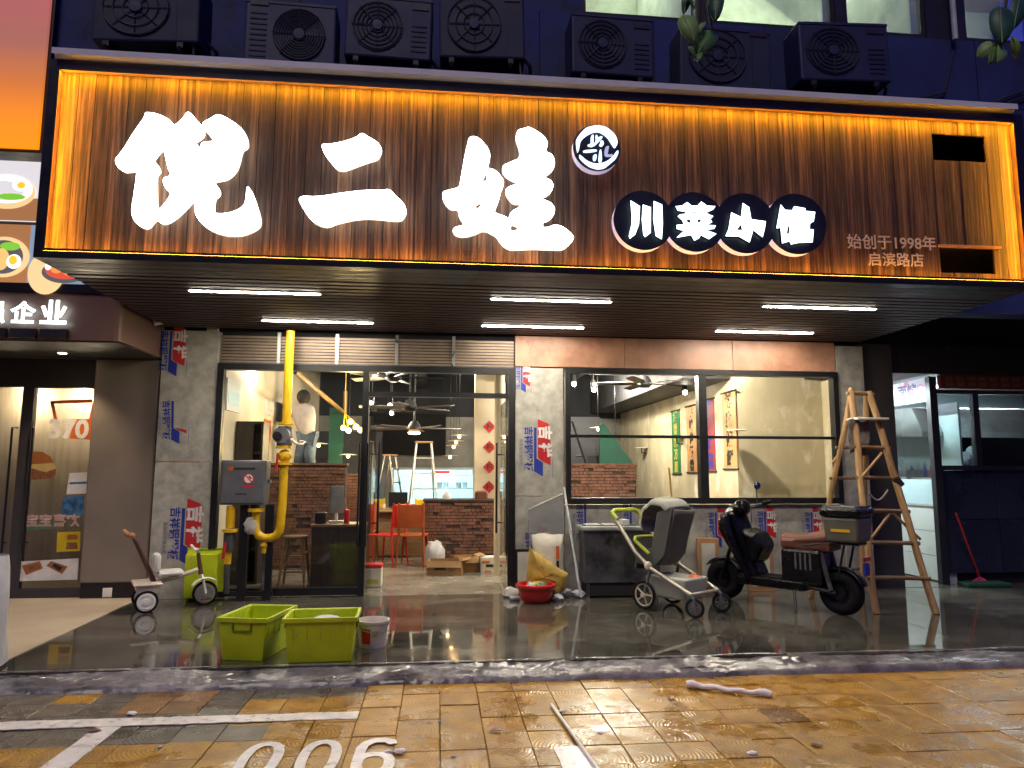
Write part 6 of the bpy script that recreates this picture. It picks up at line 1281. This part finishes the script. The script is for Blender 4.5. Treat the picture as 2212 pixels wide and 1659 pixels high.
MB(True).prism([(W_B-.04, .93), (W_B-.20, .99), (W_B-.30, .74), (W_B-.40, .46), (W_B-.48, .28), (W_B-.30, .25), (W_B-.20, .45), (W_B-.08, .62), (W_B+.01, .78)], -.15, .15, 'Y').build('front_fairing', 'scooter_black', es, bevel=.05)
MB(True).prism([(W_B-.28, .80), (W_B-.46, .74), (W_B-.54, .62), (W_B-.46, .46), (W_B-.38, .40)], -.17, .17, 'Y').build('glove_box', 'scooter_black', es, bevel=.05)
MB(True).tube([(W_B-.15, 0, .62), (W_B-.27, 0, 1.0)], .035, 10).build('steering_column', 'scooter_black', es)
MB(True).tube([(W_B-.38, -.33, 1.06), (W_B-.30, -.18, 1.02), (W_B-.27, 0, 1.00), (W_B-.30, .18, 1.02), (W_B-.38, .33, 1.06)], .016, 8).build('handlebar', 'steel_dull', es, smooth=True)
for s in (-1, 1): MB(True).tube([(W_B-.34, s*.25, 1.04), (W_B-.39, s*.35, 1.065)], .023, 10).build('grip', 'rubber', es); MB(True).tube([(W_B-.31, s*.18, 1.02), (W_B-.25, s*.30, 1.03)], .008, 6).build('brake_lever', 'steel', es)
MB(True).blob((W_B-.23, 0, 1.0), (.085, .13, .09), 16, 10).build('instrument_pod', 'scooter_black', es, smooth=True); MB(True).blob((W_B-.10, 0, .93), (.06, .085, .07), 14, 10).build('headlight', 'steel', es, smooth=True)
MB(True).tube([(W_B-.31, -.20, 1.03), (W_B-.28, -.25, 1.20)], .007, 6).build('mirror_stalk', 'black_metal', es); mo = MB(True).blob((W_B-.28, -.265, 1.24), (.022, .058, .045), 14, 10).build('mirror', 'scooter_black', es, smooth=True); MB(True).blob((W_B-.296, -.265, 1.24), (.012, .050, .038), 14, 10).build('mirror_glass', mat('mirror_blue', (.10, .16, .40), .08, .9), mo, smooth=True)
MB(True).box(.30, W_B-.22, -.16, .16, .20, .30).build('footboard', 'scooter_black', es, bevel=.02); MB(True).box(.34, W_B-.30, -.13, .13, .301, .306).build('foot_mat', 'rubber', es)
MB(True).box(.12, .54, -.16, .16, .27, .62).build('battery_case', 'scooter_black', es, bevel=.03); sl = MB(True)
for k in range(4): sl.box(.22+.05*k, .238+.05*k, .158, .164, .42, .58)
kind(sl.build('case_slots', 'grey_plastic', es), 'stuff'); MB(True).box(.20, .46, .158, .163, .59, .602).build('case_trim', 'steel', es)
MB(True).grid(lambda u, v: (.05+.50*u, (-.15+.30*v)*(1-.25*u**3), 0.685+.10*(sin(pi*min(1, max(0, v))))**.35*(.8+.2*cos(u*pi*1.3)) + (.03*(1-u)**2)), 14, 12).build('saddle', 'seat_brown', es, smooth=True, solid=.02); MB(True).box(.03, .55, -.145, .145, .61, .72).build('saddle_base', 'seat_brown', es, bevel=.03)
for s in (-1, 1): MB(True).tube([(.42, s*.11, .28), (.0, s*.11, .215)], .025, 8).build('swing_arm', 'scooter_black', es); MB(True).tube([(.05, s*.12, .24), (.14, s*.12, .60)], .024, 10).build('shock_absorber', 'steel_dull', es)
MB(True).tube([(.30, -.14, .66), (.02, -.13, .70), (-.22, -.10, .70), (-.22, .10, .70), (.02, .13, .70), (.30, .14, .66)], .013, 8).tube([(-.10, -.12, .70), (-.02, -.12, .36)], .012).tube([(-.10, .12, .70), (-.02, .12, .36)], .012).build('rear_rack', 'black_metal', es)
MB(True).tube([(.42, .13, .24), (.36, .24, .0)], .014, 8).build('kickstand', 'black_metal', es)
MB(True).box(-.26, -.235, -.06, .06, .40, .52).build('tail_plate', 'print_blue', es, bevel=.006); MB(True).box(-.262, -.25, -.09, .09, .54, .58).build('tail_light', 'red_plastic', es, bevel=.006)
db = thing('delivery_box', 'olive grey scooter delivery box with black lid and yellow print', 'delivery box', wm(es) @ Vector((-.09, 0, .715)), atan2(d2.y, d2.x))
MB(True).taper(-.18, .18, -.19, .19, 0, .24, .025).build('tub', 'box_olive', db, bevel=.025); MB(True).box(-.195, .195, -.205, .205, .24, .335).build('lid', 'scooter_black', db, bevel=.03); MB(True).box(-.16, .16, -.17, .17, .335, .342).build('lid_panel', 'meter_grey', db)
for x in (-.155, .155): MB(True).box(x-.013, x+.013, -.17, .17, .340, .354).build('lid_rail', 'steel', db)
MB(True).box(-.09, .09, -.183, -.176, .10, .128).box(-.09, .09, .176, .183, .10, .128).build('yellow_print', 'gas_yellow', db)
for s in (-1, 1):
    place_mesh(text_mesh('LOCKBOX' if False else '美味外卖', .06, .002), 'yellow_letters', 'gas_yellow', wm(db) @ T(0, s*.2045, .145) @ R(0 if s < 0 else pi, 'Z') @ FACE, db) if False else None

# wooden A-frame ladder
YT = 7.36
bl, br = G(1893, 1326), G(2022, 1326); tl_, tr_ = P(1838, 846, YT), P(1876, 846, YT); kl, kr = G(1752, 1292), G(1862, 1296); tkl, tkr = P(1840, 838, YT+.06), P(1872, 846, YT+.06)
ld_ = thing('wooden_ladder', 'tall worn wooden folding ladder standing over the scooter', 'ladder', ((bl.x+br.x)/2, 7.2, 0))
def rail(a, b, r0, r1, nm='rail', bow=.02, sd=0):
    pts = [a.lerp(b, t) + Vector((mnoise.noise(Vector((sd, t*3, 0)))*bow, mnoise.noise(Vector((sd+5, t*3, 0)))*bow, 0)) for t in [i/8 for i in range(9)]]
    MB().tube(pts, [r0+(r1-r0)*i/8 for i in range(9)], 8).build(nm, 'ladder_wood', ld_, smooth=True); return pts
rail(bl, tl_, .036, .036, sd=1); rail(br, tr_, .036, .034, sd=2, bow=.05); rail(kl, tkl, .030, .031, sd=3); rail(kr, tkr, .030, .031, sd=4)
def at_y(a, b, py):
    lo_, hi_ = 0., 1.
    inv = cam.matrix_world.inverted()
    def yy(t): q = inv @ a.lerp(b, t); return 829.5 + FPX*q.y/q.z
    for _ in range(30):
        m = (lo_+hi_)/2
        if yy(m) > py: lo_ = m
        else: hi_ = m
    return a.lerp(b, lo_)
for py in (852, 968, 1034, 1105, 1174, 1250):
    p, q = at_y(bl, tl_, py-2), at_y(br, tr_, py); e = (q-p).normalized()*.05
    MB().tube([p-e, p.lerp(q, .5)+Vector((0, 0, .004)), q+e], .021, 8).build('rung', 'ladder_rung', ld_)
for py in (967, 1033, 1100, 1165, 1228):
    p, q = at_y(kl, tkl, py), at_y(kr, tkr, py); e = (q-p).normalized()*.05; MB().tube([p-e, q+e], .018, 8).build('rung', 'ladder_rung', ld_)
for (pa, pb, ra_, rb_) in (((1905, 978), (1862, 1030), 0, 0), ((1918, 980), (1938, 1030), 0, 1), ((1922, 1110), (1878, 1168), 0, 0), ((1928, 1108), (1988, 1165), 0, 1)):
    Yb = 7.08; MB().tube([P(*pa, Yb), P(*pb, Yb)], .015, 8).build('brace', 'ladder_wood', ld_)
MB().tube([P(1798, 1000, 7.55), P(1816, 975, 7.55)], .014, 8).build('brace', 'ladder_wood', ld_)
p, q = at_y(bl, tl_, 905), at_y(br, tr_, 905); MB().box(p.x-.03, q.x+.07, p.y-.12, p.y+.10, p.z-.014, p.z+.010).build('work_shelf', 'board_white', ld_, bevel=.006)
rp = [P(1878 + 40*t, 1066 + 18*sin(pi*t) - 8*t, 7.15) for t in [i/8 for i in range(9)]]; tag(MB().tube(rp, .010, 6).build('rope', 'rope'), 'pale rope slung between the ladder rails', 'rope')
c = P(1940, 1040, 7.1); tag(MB().tube([c+Vector((-.03, 0, .04)), c+Vector((.03, .01, -.04))], [.035, .045], 10).build('rope_binding', 'burlap_dark'), 'dark cloth binding tied round the right ladder rail', 'binding')
c = P(1850, 915, 7.3); tag(MB().grid(lambda u, v: (c.x-.12+.24*u, 7.26-.03*sin(v*9+u*3)*.3, p.z-.016-.36*v+.02*sin(u*7)), 10, 10).build('hanging_cloth', mat('dusty_cloth', (.13, .11, .095), .9, var=.5, vs=12, dirt=((.45, .42, .36), 8, .6)), smooth=True, solid=.006), 'dusty dark cloth hanging below the ladder shelf', 'cloth')

# security camera, litter on the paving, cover at the left edge
c = P(347, 694, 8.1); sc = thing('security_camera', 'small white security camera at the left end of the canopy', 'camera', c); MB().tube([(c.x, 8.1, c.z), (c.x, 8.25, c.z+.05)], .012).build('arm', 'white_metal', sc); MB().tube([(c.x-.05, 8.05, c.z-.03), (c.x+.06, 8.10, c.z+.01)], .032, 12).build('body', 'white_plastic', sc)
a, b = G(1191, 1527, PZ), G(1300, 1680, PZ)
tag(MB().tube([a+Vector((0, 0, .014)), b+Vector((0, 0, .014))], .0105, 10).build('white_stick', 'white_plastic', smooth=True), 'long straight white plastic stick on the ochre tiles', 'stick')
a, b = G(1484, 1486, PZ), G(1668, 1508, PZ); pts = [a.lerp(b, t)+Vector((0, .012*sin(t*9), .022+.006*sin(t*23))) for t in [i/14 for i in range(15)]]
tag(MB().tube(pts, [.026, .028, .020, .019, .020, .017, .020, .018, .016, .017, .015, .017, .020, .028, .022], 9).build('paper_twist', 'paper', smooth=True), 'twisted strip of white paper near the kerb', 'paper')
LT = [(285, 1544, .022, 'white paper scrap above the painted parking line'), (1215, 1538, .020, 'pink and white scrap at the end of the white stick'), (1297, 1585, .013, 'tiny white scrap right of the white stick'), (1625, 1630, .022, 'small white scrap alone on the right tiles'), (1270, 1632, .012, 'tiny pale scrap beside the white paint patch'), (980, 1636, .010, 'tiny blue scrap in the middle of the paving'), (345, 1616, .012, 'tiny pale blue scrap left of the bay number'), (862, 1627, .026, 'blue and white torn wrapper beside the digit six'), (838, 1627, .018, 'white torn wrapper touching the digit six'), (950, 1560, .010, 'tiny blue scrap below the kerb')]
for k, (px, py, s, lab) in enumerate(LT):
    c = G(px, py, PZ); tag(MB().blob((c.x, c.y, PZ+s*.42), (s*1.3, s, s*.45), 10, 6, .5, 3, k+30).build('litter', 'paper' if k not in (5, 6, 9) else mat('blue_scrap', (.25, .33, .62), .6), smooth=True), lab, 'litter')
DL = [(1058, 1582, 'dark brown dead leaf in the middle of the paving'), (1448, 1514, 'dark leaf lying by the faint tile joint'), (5, 1533, 'dark round leaf at the left edge of the paving'), (220, 1580, 'black speck of leaf on the branch parking line'), (1750, 1609, 'dark wet leaf on the right tiles')]
for k, (px, py, lab) in enumerate(DL):
    c = G(px, py, PZ); b = MB(); an = k*1.3; leaf(b, Vector((c.x, c.y, PZ+.012)), Vector((cos(an), sin(an)*.6, .05)), .07, .022, Vector((0, 0, 1))); tag(b.build('dead_leaf', 'seat_brown', solid=.003), lab, 'leaf')
c = G(2, 1445); cv = thing('rain_cover', 'white plastic rain cover draped at the left edge by the kerb', 'cover', (c.x-.20, 5.55, 0))
MB().grid(lambda u, v: (c.x-.22 + (.16+.07*v)*cos(2*pi*u)*(1+.10*sin(6*pi*u+v*4)), 5.60 + (.16+.07*v)*sin(2*pi*u), .02+.74*(1-v**1.4) if v > 0 else .78), 28, 12).build('sheet', 'plastic_bag', cv, smooth=True)
